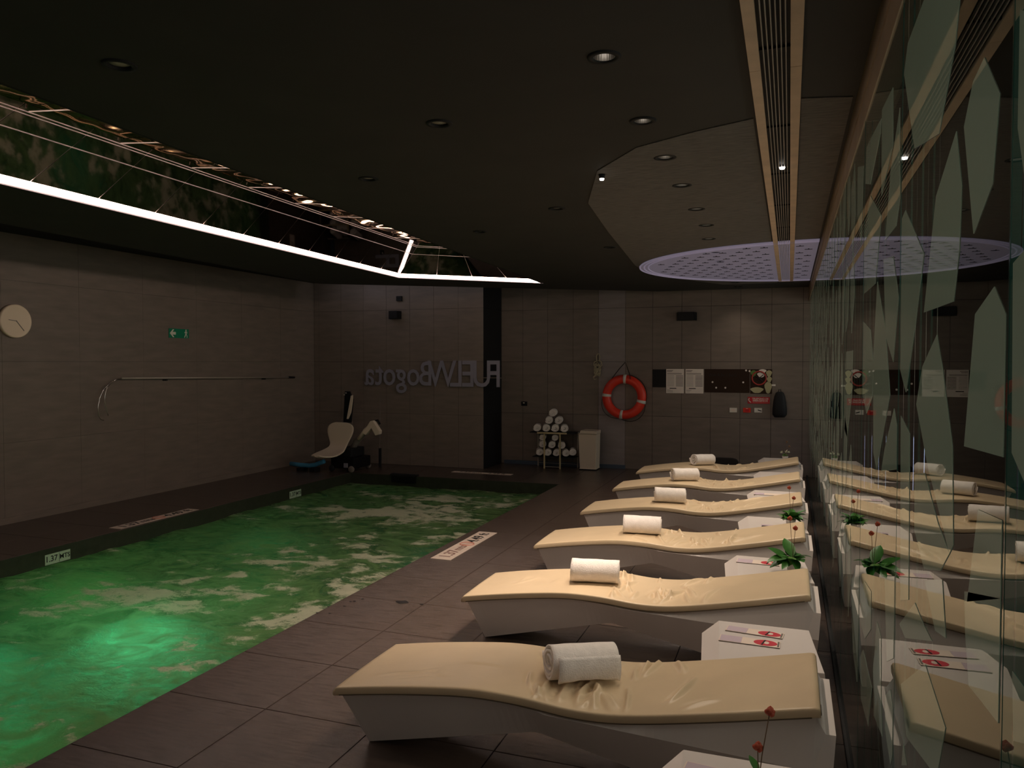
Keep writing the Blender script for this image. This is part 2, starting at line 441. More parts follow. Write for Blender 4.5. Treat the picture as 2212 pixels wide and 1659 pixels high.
mix = N('ShaderNodeMixShader'); nt.links.new(rmp.outputs[0], mix.inputs[0]); nt.links.new(wat.outputs[0], mix.inputs[1]); nt.links.new(fm.outputs[0], mix.inputs[2])
bp = N('ShaderNodeBump'); bp.inputs['Strength'].default_value = 0.8; bp.inputs['Distance'].default_value = 0.04
nt.links.new(n1.outputs['Fac'], bp.inputs['Height'])
for s in (gl, fd): nt.links.new(bp.outputs[0], s.inputs['Normal'])
nt.links.new(mix.outputs[0], out.inputs[0])
me.materials.append(mw)
water = tag(link('pool_water', me), 'churning green-lit pool water with pale foam streaks', 'water'); water['kind'] = 'stuff'

# ---------------------------------------------------------------- ceiling
ZC = 2.8
recess = [(-4.50, 0.9), (-2.88, 0.9), (-3.26, 10.3), (-4.82, 8.98)]
lit_spots = [(-0.64, y) for y in (2.75, 3.53, 4.19, 4.88, 5.67, 6.36)] + [(-0.69, 7.07), (-0.705, 7.92), (-0.72, 8.61), (-0.72, 9.29), (-0.72, 11.05), (-0.72, 11.7)]
off_spots = [(-2.345, 2.215), (-1.53, 3.25), (-2.39, 4.08), (-1.58, 5.32), (-2.466, 6.04), (-1.63, 7.28)]
mini_spot = (-1.043, 4.434)


def circ(x, y, r, n=20): return [(x + r * math.cos(2 * PI * k / n), y + r * math.sin(2 * PI * k / n)) for k in range(n)]


holes = [recess] + [circ(x, y, 0.042) for x, y in lit_spots + off_spots]
ceil = tess_slab('ceiling', [(-5.45, YN), (GX + .06, YN), (GX + .06, YB), (-1.93, YB), (-4.27, 10.57), (-6.23, 9.29)], holes, ZC, 0.018, M['ceiling'])
struct(ceil)
ut = tess_slab('ceiling_upper', [(WX - .1, YN), (XR, YN), (XR, YB + .1), (WX - .1, YB + .1)], [], 3.42, 0.05, M['ceiling_top']); struct(ut)
u2 = MB().box(WX, -6.72, YN, YL, 3.05, 3.10).box(-6.72, -2.0, 10.95, YL, 3.05, 3.10).obj('ceiling_border', M['ceiling_top']); struct(u2)

# light cove: four 45-degree mirror-clad slopes rising to a rippled foil ceiling, strip lights along the lip
ZT = 3.20
cove = bpy.data.objects.new('ceiling_cove', None); C.objects.link(cove); struct(cove)
segs = [(recess[0], recess[1]), (recess[1], recess[2]), (recess[2], recess[3]), (recess[3], recess[0])]
BF = [(0, 1, 2, 3), (7, 6, 5, 4), (0, 1, 5, 4), (1, 2, 6, 5), (2, 3, 7, 6), (3, 0, 4, 7)]


def wall_seg(a, b, z0, z1, off, th):
    d = Vector((b[0] - a[0], b[1] - a[1])); d.normalize(); n = Vector((-d.y, d.x))
    p = [Vector(a) + n * off, Vector(b) + n * off, Vector(b) + n * (off + th), Vector(a) + n * (off + th)]
    return [(q.x, q.y, z0) for q in p] + [(q.x, q.y, z1) for q in p]


def inset(d):
    """recess outline moved inward by d"""
    out_ = []
    for i in range(4):
        a, b, c_ = Vector(recess[i - 1]), Vector(recess[i]), Vector(recess[(i + 1) % 4])
        u1 = (b - a).normalized(); u2 = (c_ - b).normalized(); n1 = Vector((-u1.y, u1.x)); n2 = Vector((-u2.y, u2.x))
        p1 = b + n1 * d; p2 = b + n2 * d; cr = u1.x * u2.y - u1.y * u2.x
        t_ = ((p2.x - p1.x) * u2.y - (p2.y - p1.y) * u2.x) / cr
        out_.append(p1 + u1 * t_)
    return out_


def slope(i, s0, s1, z0, z1, gap, name, m, th=0.004):
    lo, hi = inset(z0 - 2.815 + gap), inset(z1 - 2.815 + gap)
    a0, a1, b0, b1 = lo[i], lo[(i + 1) % 4], hi[i], hi[(i + 1) % 4]
    q = [a0.lerp(a1, s0), a0.lerp(a1, s1), b0.lerp(b1, s1), b0.lerp(b1, s0)]
    zz = (z0, z0, z1, z1)
    u = (a1 - a0).normalized(); n = Vector((-u.y, u.x)) * .7071 * th
    vs_ = [(p.x, p.y, z) for p, z in zip(q, zz)] + [(p.x - n.x, p.y - n.y, z + .7071 * th) for p, z in zip(q, zz)]
    return MB().add(vs_, BF).obj(name, m, cove)


ledn = ['warm white strip light on the near end of the ceiling cove', 'warm white strip light hidden on the right side of the ceiling cove',
        'warm white strip light across the slanting far end of the ceiling cove', 'long glowing white strip light along the left side of the ceiling cove']
for i_, (a, b) in enumerate(segs):
    L = Vector(b) - Vector(a); u = L.normalized(); nrm = Vector((-u.y, u.x)); Ln = L.length
    MB().add(wall_seg(a, b, 2.8, 2.812, -0.001, 0.022), BF).obj('diffuser_edge', M['glow_lip'] if i_ > 1 else M['ceiling_top'], cove)
    e = 0.045; a2 = Vector(a) + u * e; b2 = Vector(b) - u * e
    tag(MB().add(wall_seg(a2, b2, 2.813, 2.849, 0.004, 0.02), BF).obj('led_strip', M['led']), ledn[i_], 'light')
    slope(i_, 0, 1, 2.80, 3.21, -0.02, 'cove_backing', M['lip'], 0.01)
    n = max(2, round(Ln / 0.545)); g = 0.004 / Ln
    for k in range(n):
        for (z0, z1) in ((2.853, 3.076), (3.083, 3.157), (3.164, 3.171), (3.178, 3.208)):
            slope(i_, k / n + g, (k + 1) / n - g, z0, z1, -0.006, 'mirror_panel', M['mirror'])
    slope(i_, 0.01, .99, 3.159, 3.162, -0.004, 'cove_trim', M['lip']); slope(i_, 0.01, .99, 3.173, 3.176, -0.004, 'cove_trim', M['lip'])
top = inset(ZT - 2.815 - .01)
MB().add([(p.x, p.y, ZT + .02) for p in top] + [(p.x, p.y, ZT + .03) for p in top], BF).obj('cove_top', M['ceiling_top'], cove)
for k in range(11):
    for (fa, fb) in ((0, 0.49), (0.51, 1)):
        g = 24; vv = []
        for j in range(g + 1):
            for i in range(g + 1):
                v_ = (k + .01 + .98 * j / g) / 11; u_ = fa + (fb - fa) * i / g
                p = top[0].lerp(top[3], v_).lerp(top[1].lerp(top[2], v_), u_)
                vv.append((p.x, p.y, ZT + .004 + 0.022 * noise.noise(Vector((p.x * 2.6, p.y * 2.6, 3))) + 0.008 * noise.noise(Vector((p.x * 7, p.y * 7, 8)))))
        ff = [(j * (g + 1) + i, j * (g + 1) + i + 1, (j + 1) * (g + 1) + i + 1, (j + 1) * (g + 1) + i) for j in range(g) for i in range(g)]
        MB().add(vv, ff).obj('foil_panel', M['foil'], cove, smooth=True)
for k in range(1, 11):
    p, q = top[0].lerp(top[3], k / 11), top[1].lerp(top[2], k / 11)
    MB().add([(p.x, p.y - .004, ZT - .03), (q.x, q.y - .004, ZT - .03), (q.x, q.y + .004, ZT - .03), (p.x, p.y + .004, ZT - .03),
              (p.x, p.y - .004, ZT - .025), (q.x, q.y - .004, ZT - .025), (q.x, q.y + .004, ZT - .025), (p.x, p.y + .004, ZT - .025)], BF).obj('cove_trim', M['lip'], cove)

# woven field and the glowing half-round, both pane reflections built solid
field = [(-1.62, 9.8), (-1.66, 8.7), (-1.45, 6.4), (-1.32, 5.2), (-1.05, 4.35), (-0.75, 3.95), (-0.45, 3.78), (-0.165, 3.66), (-0.165, 7.2), (-.165, 11.3), (-0.9, 11.3)]
wf = tag(tess_slab('woven_panel', field, [circ(x, y, .043) for x, y in lit_spots if 3.9 < y < 11.2], ZC - 0.0045, 0.004, M['woven']), 'grey-brown woven ceiling image built as a panel left of the long slot diffuser', 'ceiling panel')  # stand-in for the ceiling reflected in the pane
field2 = [(0.035, 3.45), (0.235, 3.5), (0.235, 11.3), (0.035, 11.3)]
tag(MB().prism(field2, 0.004, 'z', ZC - 0.0045).obj('woven_panel', M['woven']), 'narrow grey-brown woven ceiling image built as a strip between slot diffuser and glass wall', 'ceiling panel')  # stand-in for the ceiling reflected in the pane
ov = thing('oval_ceiling_light', 'large pale violet reflected ceiling oval, built as a glowing half-round touching the glass wall', 'ceiling light')
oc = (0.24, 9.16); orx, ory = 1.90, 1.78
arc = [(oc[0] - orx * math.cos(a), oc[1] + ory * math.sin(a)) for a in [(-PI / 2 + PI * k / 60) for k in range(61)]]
fo_ = tess_slab('fabric', arc, [circ(x, y, .05) for x, y in lit_spots if 7.5 < y < 10.8], ZC - 0.013, 0.006, M['oval']); fo_.parent = ov  # face of the reflected oval, no fabric here
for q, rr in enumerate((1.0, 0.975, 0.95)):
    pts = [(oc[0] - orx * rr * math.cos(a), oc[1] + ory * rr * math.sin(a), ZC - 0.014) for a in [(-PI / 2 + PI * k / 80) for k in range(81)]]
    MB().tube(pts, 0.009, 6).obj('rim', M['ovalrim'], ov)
sl = MB(); random.seed(5)
for r_ in range(15):
    yy = oc[1] - ory + 0.12 + r_ * 0.235
    for c_ in range(12):
        xx = oc[0] - 0.08 - c_ * 0.16 - (0.08 if r_ % 2 else 0)
        if ((xx - oc[0]) / orx) ** 2 + ((yy - oc[1]) / ory) ** 2 < 0.8 and not (-0.18 < xx < 0.05):
            sl.box(xx - 0.035, xx + 0.035, yy - 0.012, yy + 0.012, ZC - 0.0155, ZC - 0.0132)
            sl.box(xx - 0.006, xx + 0.006, yy - 0.05, yy - 0.012, ZC - 0.0155, ZC - 0.0132)
so = sl.obj('slot', M['grout'], ov); so['kind'] = 'stuff'  # dark marks of the reflected ceiling pattern

# slot diffuser (linear vent)
vt = thing('slot_diffuser', 'long tan-framed slot diffuser running down the ceiling', 'vent')
for x0, x1 in ((-0.152, -0.112), (-0.008, 0.032)):
    for y0, y1 in ((1.2, 3.02), (3.023, 5.6), (5.603, 8.2), (8.203, 10.96)):
        bev_box(x0, x1, y0, y1, ZC - 0.022, ZC - 0.001, M['ventframe'], 'frame', vt, 0.0015)
bev_box(-0.152, 0.032, 10.96, 10.99, ZC - 0.022, ZC - 0.001, M['ventframe'], 'frame', vt, 0.0015)
MB().box(-0.112, -0.008, 1.2, 10.96, ZC - 0.003, ZC - 0.001).obj('backing', M['dark'], vt)
for k in range(6):
    x = -0.112 + (k + 1) * 0.104 / 7
    MB().box(x - 0.002, x + 0.002, 1.2, 10.96, ZC - 0.020, ZC - 0.004).obj('slat', M['slat'], vt)
for k in range(10):
    MB().box(-0.112, -0.008, 1.9 + k * 0.95, 1.91 + k * 0.95, ZC - 0.012, ZC - 0.004).obj('brace', M['dark'], vt)
mini2 = tag(MB().lathe([(0.0, -0.012), (0.012, -0.01), (0.016, 0)], 14).obj('spot_lamp', M['lamp_on'], smooth=True, loc=(-0.05, 4.55, ZC - 0.021)), 'tiny glaring reflection of the spot lamp, built as a glowing point in the slot diffuser', 'lamp')  # glowing point added for the lone spot lamp's reflection

# downlights
ring_me = MB().lathe([(0.040, 0.0), (0.042, -0.006), (0.060, -0.006), (0.062, 0.0)], 28, close=False).mesh('rim', M['dark'], True)
cup_me = MB().lathe([(0.0405, -0.001), (0.038, 0.03), (0.028, 0.06), (0.012, 0.075)], 28, close=False).mesh('reflector', M['cup'], False)
can_me = MB().lathe([(0.044, 0.019), (0.044, 0.09), (0.002, 0.09)], 20, close=False).mesh('housing', M['dark'])
bulb_me = MB().lathe([(0.002, 0.016), (0.010, 0.020), (0.014, 0.04), (0.012, 0.075)], 14).mesh('bulb', M['lamp_dim'], True)
disc_me = MB().lathe([(0.002, 0.004), (0.038, 0.006), (0.038, 0.012), (0.002, 0.012)], 24).mesh('diffuser', M['lamp_off'], True)
ordn = ['nearest', 'second', 'third', 'fourth', 'fifth', 'sixth', 'seventh', 'eighth', 'ninth', 'tenth', 'eleventh', 'farthest']
for k, (x, y) in enumerate(lit_spots):
    d = thing('downlight', 'chrome recessed downlight, %s of the row over the loungers' % ordn[k], 'ceiling light', (x, y, ZC), group='downlights in the row over the loungers')
    link('rim', ring_me, d); link('reflector', cup_me, d); link('housing', can_me, d); link('bulb', bulb_me, d)
    lo = add_light('lamp', 'SPOT', (0, 0, -0.022), SPOT_W, (1.0, 0.82, 0.66), (0, 0, 0), 0.03, parent=d)
    lo.data.spot_size = R(110); lo.data.spot_blend = 0.9
    lo.data.energy = SPOT_W * (.12 if y > 11 else .45 if y < 4.3 else .75 if y < 5.8 else 1.0)
ofl = ['above the near end of the pool, at the upper left', 'left of the nearest chrome downlights', 'near the cove, third from the camera', 'level with the tiny glaring spot lamp',
       'close to the far half of the cove', 'farthest and nearest to the violet reflected half-round']
for k, (x, y) in enumerate(off_spots):
    d = thing('downlight', 'unlit dull downlight ' + ofl[k], 'ceiling light', (x, y, ZC), group='unlit downlights in the black ceiling')
    link('rim', ring_me, d); link('diffuser', disc_me, d); link('housing', can_me, d)
ms = thing('spot_lamp', 'tiny glaring white spot lamp alone on the black ceiling', 'lamp', (mini_spot[0], mini_spot[1], ZC))
MB().lathe([(0.002, -0.03), (0.016, -0.028), (0.02, 0)], 16).obj('housing', M['dark'], ms, True)
MB().lathe([(0.0, -0.042), (0.012, -0.038), (0.014, -0.029)], 16).obj('lens', M['lamp_on'], ms, True)
ml = add_light('lamp', 'SPOT', (0, 0, -0.06), MINI_W, (1.0, 0.80, 0.66), (R(9), R(24), 0), 0.04, parent=ms)
ml.data.spot_size = R(92); ml.data.spot_blend = 1.0

# ---------------------------------------------------------------- walls
def panel_wall(name, base, cols, rows, place, pal=()):
    w_ = struct(base)
    for ci, (c0, c1) in enumerate(zip(cols, cols[1:])):
        for (r0, r1) in zip(rows, rows[1:]):
            place(w_, c0, c1, r0, r1, M['wall2'] if ci in pal else M['wall'])
    return w_


rows = [0.0, 0.85, 1.705, 2.558, 3.045]
wb = MB().box(XC, XR, YB + .012, YB + .12, 0, 3.42).obj('wall_back', M['grout'])
colsb = [XC + 0.001, -4.176, -3.747, -3.314, -2.892, -2.457, -2.025, -1.575, -1.136, -0.702, -0.258, 0.18, 0.6, 1.05, 1.5, 1.95, XR]
panel_wall('wall_back', wb, colsb, [0, .85, 1.705, 2.558, 3.4],
           lambda w_, a, b, c, d, m: MB().box(a + .0022, b - .0022, YB, YB + .013, c + .0022, d - .0022).obj('wall_panel', m, w_, bevel=.001), pal=(4,))
wl = MB().box(WX, XC - .013, YL + .012, YB + .12, 0, 3.42).obj('wall_back_left', M['grout'])
colsl = [WX] + [XC - 0.434 * k for k in range(7, 0, -1)] + [XC - 0.001]
panel_wall('wall_back_left', wl, colsl, rows[:-1] + [3.4],
           lambda w_, a, b, c, d, m: MB().box(a + .0018, b - .0018, YL, YL + .013, c + .0018, d - .0018).obj('wall_panel', m, w_, bevel=.001))
for c, d in zip(rows[:-1], rows[1:-1] + [3.4]):
    MB().box(XC - .013, XC, YL + .002, YB, c + .002, d - .002).obj('wall_panel', M['dark'], wl, bevel=.001)  # return face coloured near-black to paint in its shade
wL = MB().box(WX - .12, WX - .012, YN, YB, -0.0, 3.42).obj('wall_left', M['grout'])
colsL = [2.0 + 0.93 * k for k in range(10)] + [YL]
panel_wall('wall_left', wL, colsL, rows[:-1] + [3.4],
           lambda w_, a, b, c, d, m: MB().box(WX - .013, WX, a + .0012, b - .0012, c + .0012, d - .0012).obj('wall_panel', m, w_, bevel=.0008))
bb = MB().box(WX, WX + .012, 2.0, YL, 0, .07).obj('baseboard_left', M['wall']); struct(bb)
struct(MB().box(WX - .12, XR, YN - .1, YN, -.1, 3.42).obj('wall_front', M['wall']))
struct(MB().box(XR, XR + .1, YN, YB + .1, -.1, 3.42).obj('wall_right', M['dark']))

# ---------------------------------------------------------------- glass wall
gw = bpy.data.objects.new('window_1', None); C.objects.link(gw); struct(gw)
GZ0, GZ1 = 0.03, 2.59
pane_me = MB().box(0, 0.012, 0.004, 1.016, GZ0, GZ1).mesh('glass_pane', M['glass'])
panes = []
for k in range(12):
    y0 = 0.088 + 1.02 * k
    if y0 + 1.02 > YB: break
    p = link('glass_pane', pane_me, gw, (GX, y0, 0)); panes.append((y0, p))
    MB().box(GX - .0005, GX + (.011 if k == 1 else .002), y0 - .003, y0 + .003, GZ0, GZ1).obj('glass_edge', M['edge'], gw)
MB().box(GX, GX + .012, panes[-1][0] + 1.024, YB, GZ0, GZ1).obj('glass_pane', M['glass'], gw)
MB().box(GX - .012, GX + .03, 0.0, YB, 0.0, GZ0).obj('floor_channel', M['dark'], gw)
tr1 = MB().prism([(GX - .004, 2.59), (GX + .05, 2.59), (GX + .05, 2.8), (GX - .004, 2.8), (GX - .004, 2.705), (GX + .008, 2.70), (GX + .008, 2.69), (GX - .004, 2.685)], YB - 0.3, 'y', 0.3).obj('trim_1', M['header'])
struct(tr1)

SH = [[(1.8, 2.45), (1.44, 2.29), (1.47, 2.23), (1.61, 2.12), (1.91, 2.17), (2.10, 2.4), (2.04, 2.45)], [(1.26, 2.13), (1.17, 2.05), (1.2, 1.94), (1.31, 1.89), (1.39, 2.07), (1.33, 2.12)], [(1.45, 2.08), (1.4, 1.98), (1.41, 1.88), (1.45, 1.8), (1.75, 1.8), (1.63, 2.01)], [(2.04, 2.06), (1.76, 1.92), (1.86, 1.78), (1.99, 1.63), (2.09, 1.68), (2.10, 2.05)], [(2.49, 2.0), (2.26, 1.98), (2.14, 1.86), (2.23, 1.7), (2.4, 1.77), (2.47, 1.95)], [(2.91, 2.27), (2.56, 2.14), (2.71, 1.95), (3.1, 1.95), (3.13, 2.18)], [(2.17, 2.34), (2.14, 2.11), (2.21, 2.05), (2.45, 2.05), (2.34, 2.23)], [(2.32, 2.44), (2.3, 2.28), (2.57, 2.2), (2.58, 2.46)], [(2.6, 2.44), (2.62, 2.4), (2.92, 2.31), (3.1, 2.35), (3.08, 2.48)], [(3.47, 2.5), (3.2, 2.44), (3.23, 2.26), (3.25, 2.15), (3.46, 2.3)], [(1.08, 2.12), (1.06, 2.11), (1.04, 1.9), (1.08, 1.98)], [(1.04, 1.83), (1.09, 1.82), (1.08, 1.59), (1.02, 1.56)], [(1.18, 1.8), (1.12, 1.76), (1.12, 1.58), (1.35, 1.57), (1.29, 1.77)], [(1.6, 1.75), (1.54, 1.69), (1.44, 1.56), (1.42, 1.4), (1.45, 1.38), (1.68, 1.5), (1.83, 1.61), (1.76, 1.69)], [(2.65, 1.95), (2.42, 1.8), (2.29, 1.61), (2.6, 1.37), (2.7, 1.41), (2.74, 1.72)], [(3.12, 1.85), (2.85, 1.81), (2.73, 1.69), (2.75, 1.59), (2.95, 1.52), (3.11, 1.58)], [(2.2, 1.58), (2.14, 1.54), (2.14, 1.43), (2.47, 1.38), (2.4, 1.45)], [(2.07, 1.57), (1.92, 1.54), (1.9, 1.17), (2.03, 1.13)], [(4.04, 1.75), (3.61, 1.75), (3.63, 1.56), (3.9, 1.35), (4.11, 1.38), (4.12, 1.57)], [(1.25, 1.49), (1.12, 1.5), (1.12, 1.4), (1.31, 1.34)], [(1.84, 1.46), (1.71, 1.48), (1.56, 1.41), (1.45, 1.38), (1.53, 1.33), (1.7, 1.29), (1.83, 1.34)], [(3.52, 0.79), (3.16, 0.89), (3.17, 0.64), (3.2, 0.47), (3.41, 0.52)], [(2.95, 0.93), (2.71, 0.96), (2.7, 0.84), (2.9, 0.74), (3.06, 0.74), (3.08, 0.85)], [(2.53, 0.92), (2.42, 0.91), (2.4, 0.75), (2.35, 0.65), (2.58, 0.61), (2.62, 0.74)], [(2.96, 0.68), (2.65, 0.67), (2.75, 0.5), (3.02, 0.48), (3.09, 0.6)], [(2.19, 0.85), (2.14, 0.82), (2.14, 0.7), (2.17, 0.66), (2.3, 0.7), (2.3, 0.79)], [(2.35, 1.1), (2.14, 1.16), (2.14, 0.95), (2.28, 0.89)], [(1.81, 1.19), (1.69, 1.18), (1.6, 1.18), (1.94, 1.07), (2.04, 1.07)], [(1.69, 1.27), (1.51, 1.32), (1.47, 1.23), (1.57, 1.21)], [(1.33, 1.35), (1.12, 1.4), (1.12, 1.24), (1.21, 1.23), (1.29, 1.22), (1.32, 1.29)], [(2.0, 0.94), (1.67, 1.11), (1.46, 1.08), (1.52, 0.98), (1.6, 0.94), (1.9, 0.86)], [(1.95, 0.82), (1.89, 0.8), (1.97, 0.76)], [(1.06, 1.33), (1.01, 1.33), (1.0, 1.27), (1.05, 1.25)]]
random.seed(11)
for k in range(26):                       # the same etched pattern carried on along the far panes
    y0 = 3.56 + k * 0.325
    for r_ in range(5):
        if y0 < 4.2 and 1.3 < 2.42 - r_ * .42 < 1.8: continue
        zc = 2.36 - r_ * 0.41 + random.uniform(-.07, .07) + (0.12 if k % 2 else 0)
        hh = random.uniform(.32, .46) / 2; ww = random.uniform(.17, .25) / 2; yc = y0 + ww
        kk = random.choice((0, 1, 2)); lean = random.uniform(-.05, .05)
        top = min(zc + hh, 2.58)
        if kk == 0: P_ = [(yc - ww + lean, zc + hh * .3), (yc + lean, top), (yc + ww, zc + hh * .45), (yc + ww * .9, zc - hh * .4), (yc + ww * .2 - lean, zc - hh), (yc - ww, zc - hh * .5)]
        elif kk == 1: P_ = [(yc - ww * .4, top), (yc + ww, zc + hh * .6), (yc + ww * .8, zc - hh * .2), (yc + .02, zc - hh), (yc - ww, zc - hh * .1)]
        else: P_ = [(yc - ww, zc + hh * .7), (yc + ww * .3, top), (yc + ww, zc + hh * .1), (yc + ww * .6, zc - hh), (yc - ww * .6, zc - hh * .7)]
        SH.append([(y, min(z, 2.58)) for y, z in P_])
for s in SH:
    yc = sum(p[0] for p in s) / len(s)
    par = next((p for y0, p in panes if y0 <= yc < y0 + 1.02), None)
    if par is None: continue
    y0 = par.location.y
    MB().prism([(y - y0, z) for y, z in s], 0.0008, 'x', -0.0010).obj('etched_shard', M['frost'], par)

# bluish lit panel seen through the glass
bp_ = thing('lit_panel', 'bluish backlit panel with white right edge, seen low in the corridor behind the glass', 'panel', (1.0, 11.2, 0))
bev_box(-.12, .62, 0, .04, 0.02, .72, M['bluepanel'], 'face', bp_, 0.004)
bev_box(.64, .70, -.01, .04, 0.0, .72, M['paperwhite'], 'post', bp_, 0.002)
bev_box(-.12, .70, -.01, .04, 0.72, .735, M['paperwhite'], 'top_rail', bp_, 0.002)

# ---------------------------------------------------------------- loungers
TOP = [(-1.86, .283), (-1.65, .318), (-1.4, .352), (-1.2, .371), (-1.0, .369), (-.78, .352), (-.6, .36), (-.3, .412), (.11, .497)]
CX0, CX1, CW = -1.86, 0.115, 0.55


def topz(x): return interp(TOP, x)


def base_mesh():
    mb = MB(); n = 60; vs = []; x0, x1 = -1.825, 0.165
    BOT = lambda x: 0.0 if x > -.12 else ((x + 1.76) / .81 * .20 if x < -.95 else .20 * (-.12 - x) / .83)
    for k in range(n + 1):
        u = k / n; x = x0 + (x1 - x0) * u
        zt = topz(min(x, .115)) - 0.042 if x < .125 else topz(.115) - 0.10
        xb = -1.755 + (0.135 + 1.755) * u; zb = max(0.0, BOT(xb))
        ins = 0.02; insb = 0.13 - 0.25 * zb
        cz = min(zt - .002, .312 - .05 * (xb + .9)) if xb > -.9 else zt - .002
        co = .004 if xb > -.9 else .02 - .016 * max(0, (xb + 1.1) / .2)
        co = min(.02, co)
        xm = x + (xb - x) * min(1, max(0, (zt - cz) / max(.05, zt - zb)))
        vs += [(x, ins, zt), (x, CW - ins, zt), (xm, CW - co, cz), (xb, CW - insb, zb), (xb, insb, zb), (xm, co, cz)]
    fs = [(6 * k + i, 6 * k + (i + 1) % 6, 6 * k + 6 + (i + 1) % 6, 6 * k + 6 + i) for k in range(n) for i in range(6)]
    fs += [(5, 4, 3, 2, 1, 0), tuple(6 * n + q for q in range(6))]
    mb.add(vs, fs)
    return mb.mesh('base', M['white'])


def cushion_mesh(seed, heavy):
    rnd = random.Random(seed); ridges = []
    for k in range(heavy):                     # folds fanning from the dip to the near edge
        xs = rnd.uniform(-1.0, -.35); ys = rnd.uniform(.02, .16) if rnd.random() < .6 else rnd.uniform(.3, .45)
        ang = rnd.uniform(-.6, .6) + (xs + .68) * -1.1 + PI / 2; ln = rnd.uniform(.09, .27)
        ridges.append((xs, ys, ang, ln, rnd.uniform(.010, .022), rnd.uniform(.008, .014), rnd.uniform(-1.6, 1.6)))
    for k in range(heavy // 4):
        ridges.append((rnd.uniform(-1.6, -1.1), rnd.uniform(.05, .4), rnd.uniform(0, PI), rnd.uniform(.08, .2), .004, .012, 1.0))

    def wr(x, y):
        z = 0.0015 * noise.noise(Vector((x * 7, y * 7, seed)))
        for (a, b, an, ln, am, wd, cv) in ridges:
            dx, dy = x - a, y - b
            s = dx * math.cos(an) + dy * math.sin(an)
            if s < -.03 or s > ln + .03: continue
            t = -dx * math.sin(an) + dy * math.cos(an) - cv * s * s
            if abs(t) > 3.2 * wd: continue
            e = max(0, math.sin(PI * min(max((s + .03) / (ln + .06), 0), 1)))
            z += am * e * (math.exp(-(t / wd) ** 2) - .45 * math.exp(-((t - 1.5 * wd) / wd) ** 2))
        return z
    xs = []
    x = CX0
    while x < CX1: xs.append(x); x += (0.007 if -1.15 < x < -.2 else 0.016)
    xs.append(CX1)
    th = 0.042; r = 0.008; NYc = 56
    vs = []; m = None; endr = 0.02
    for x in xs:
        de = min(x - CX0, CX1 - x); sh = (1 - math.sqrt(max(0, 1 - (1 - min(1, de / endr)) ** 2))) if de < endr else 0
        zt = topz(x) - sh * 0.016; zb = topz(x) - th
        ring = [(x, 0.012, zb), (x, 0.003, zb + .006), (x, 0.0, zb + .013), (x, 0.0, zt - r)]
        for q in range(1, 4):
            a = q / 4 * PI / 2; ring.append((x, r * (1 - math.cos(a)), zt - r * (1 - math.sin(a))))
        for j in range(NYc + 1):
            y = r + (CW - 2 * r) * j / NYc
            fe = min(1, (y - r) / .02, (CW - r - y) / .02, max(de, 0.0) / .05)
            ring.append((x, y, zt + max(0, fe) * wr(x, y) + .004 * math.sin(PI * y / CW)))
        for q in range(3, 0, -1):
            a = q / 4 * PI / 2; ring.append((x, CW - r * (1 - math.cos(a)), zt - r * (1 - math.sin(a))))
        ring += [(x, CW, zt - r), (x, CW, zb + .013), (x, CW - .003, zb + .006), (x, CW - .012, zb)]
        m = len(ring); vs += ring
    n = len(xs)
    fs = [(i * m + k, i * m + (k + 1) % m, (i + 1) * m + (k + 1) % m, (i + 1) * m + k) for i in range(n - 1) for k in range(m)]
    fs += [list(range(m))[::-1], [(n - 1) * m + k for k in range(m)]]
    return MB().add(vs, fs).mesh('cushion', M['cushion'], True)


def spiral_towel(seed=0, R0=0.078, L=0.29, flap=True):
    mb = MB(); turns = 3.1; n = 76; t = 0.0125; vs = []
    rnd = random.Random(seed)
    pts = []
    for k in range(n):
        a = turns * 2 * PI * k / (n - 1); r = 0.014 + (R0 - 0.02) * k / (n - 1)
        pts.append((a - turns * 2 * PI - 0.35, r))
    if flap: pts += [(p, R0 + .002 + .006 * q) for q, p in enumerate((-0.15, 0.1))]
    nl = 16
    for (a, r) in pts:
        for side in (0, 1):
            rr = r + (t if side else 0)
            for j in range(nl + 1):
                x = -L / 2 + L * j / nl
                w_ = 0.0035 * noise.noise(Vector((x * 14 + seed, math.cos(a) * 2, math.sin(a) * 2 + r * 20)))
                ex = 0.004 * math.sin(a * 1.3 + seed) * (1 if j in (0, nl) else 0)
                sq = 0.92
                vs.append((x + ex, (rr + w_) * math.cos(a), (rr + w_) * math.sin(a) * sq))
    N2 = len(pts); W = nl + 1; fs = []
    idx = lambda i, s, j: (i * 2 + s) * W + j
    for i in range(N2 - 1):
        for j in range(nl):
            fs += [(idx(i, 0, j), idx(i + 1, 0, j), idx(i + 1, 0, j + 1), idx(i, 0, j + 1)),
                   (idx(i, 1, j), idx(i, 1, j + 1), idx(i + 1, 1, j + 1), idx(i + 1, 1, j))]
        for j in (0, nl): fs.append((idx(i, 0, j), idx(i, 1, j), idx(i + 1, 1, j), idx(i + 1, 0, j)))
    for i in (0, N2 - 1):
        for j in range(nl): fs.append((idx(i, 0, j), idx(i, 0, j + 1), idx(i, 1, j + 1), idx(i, 1, j)))
    mb.add(vs, fs)
    # tight inner core so the roll is not hollow
    mb.tube([(-L / 2 + .012, 0, 0), (L / 2 - .012, 0, 0)], 0.02, 10)
    return mb.mesh('rolled_towel', M['towel'], True)


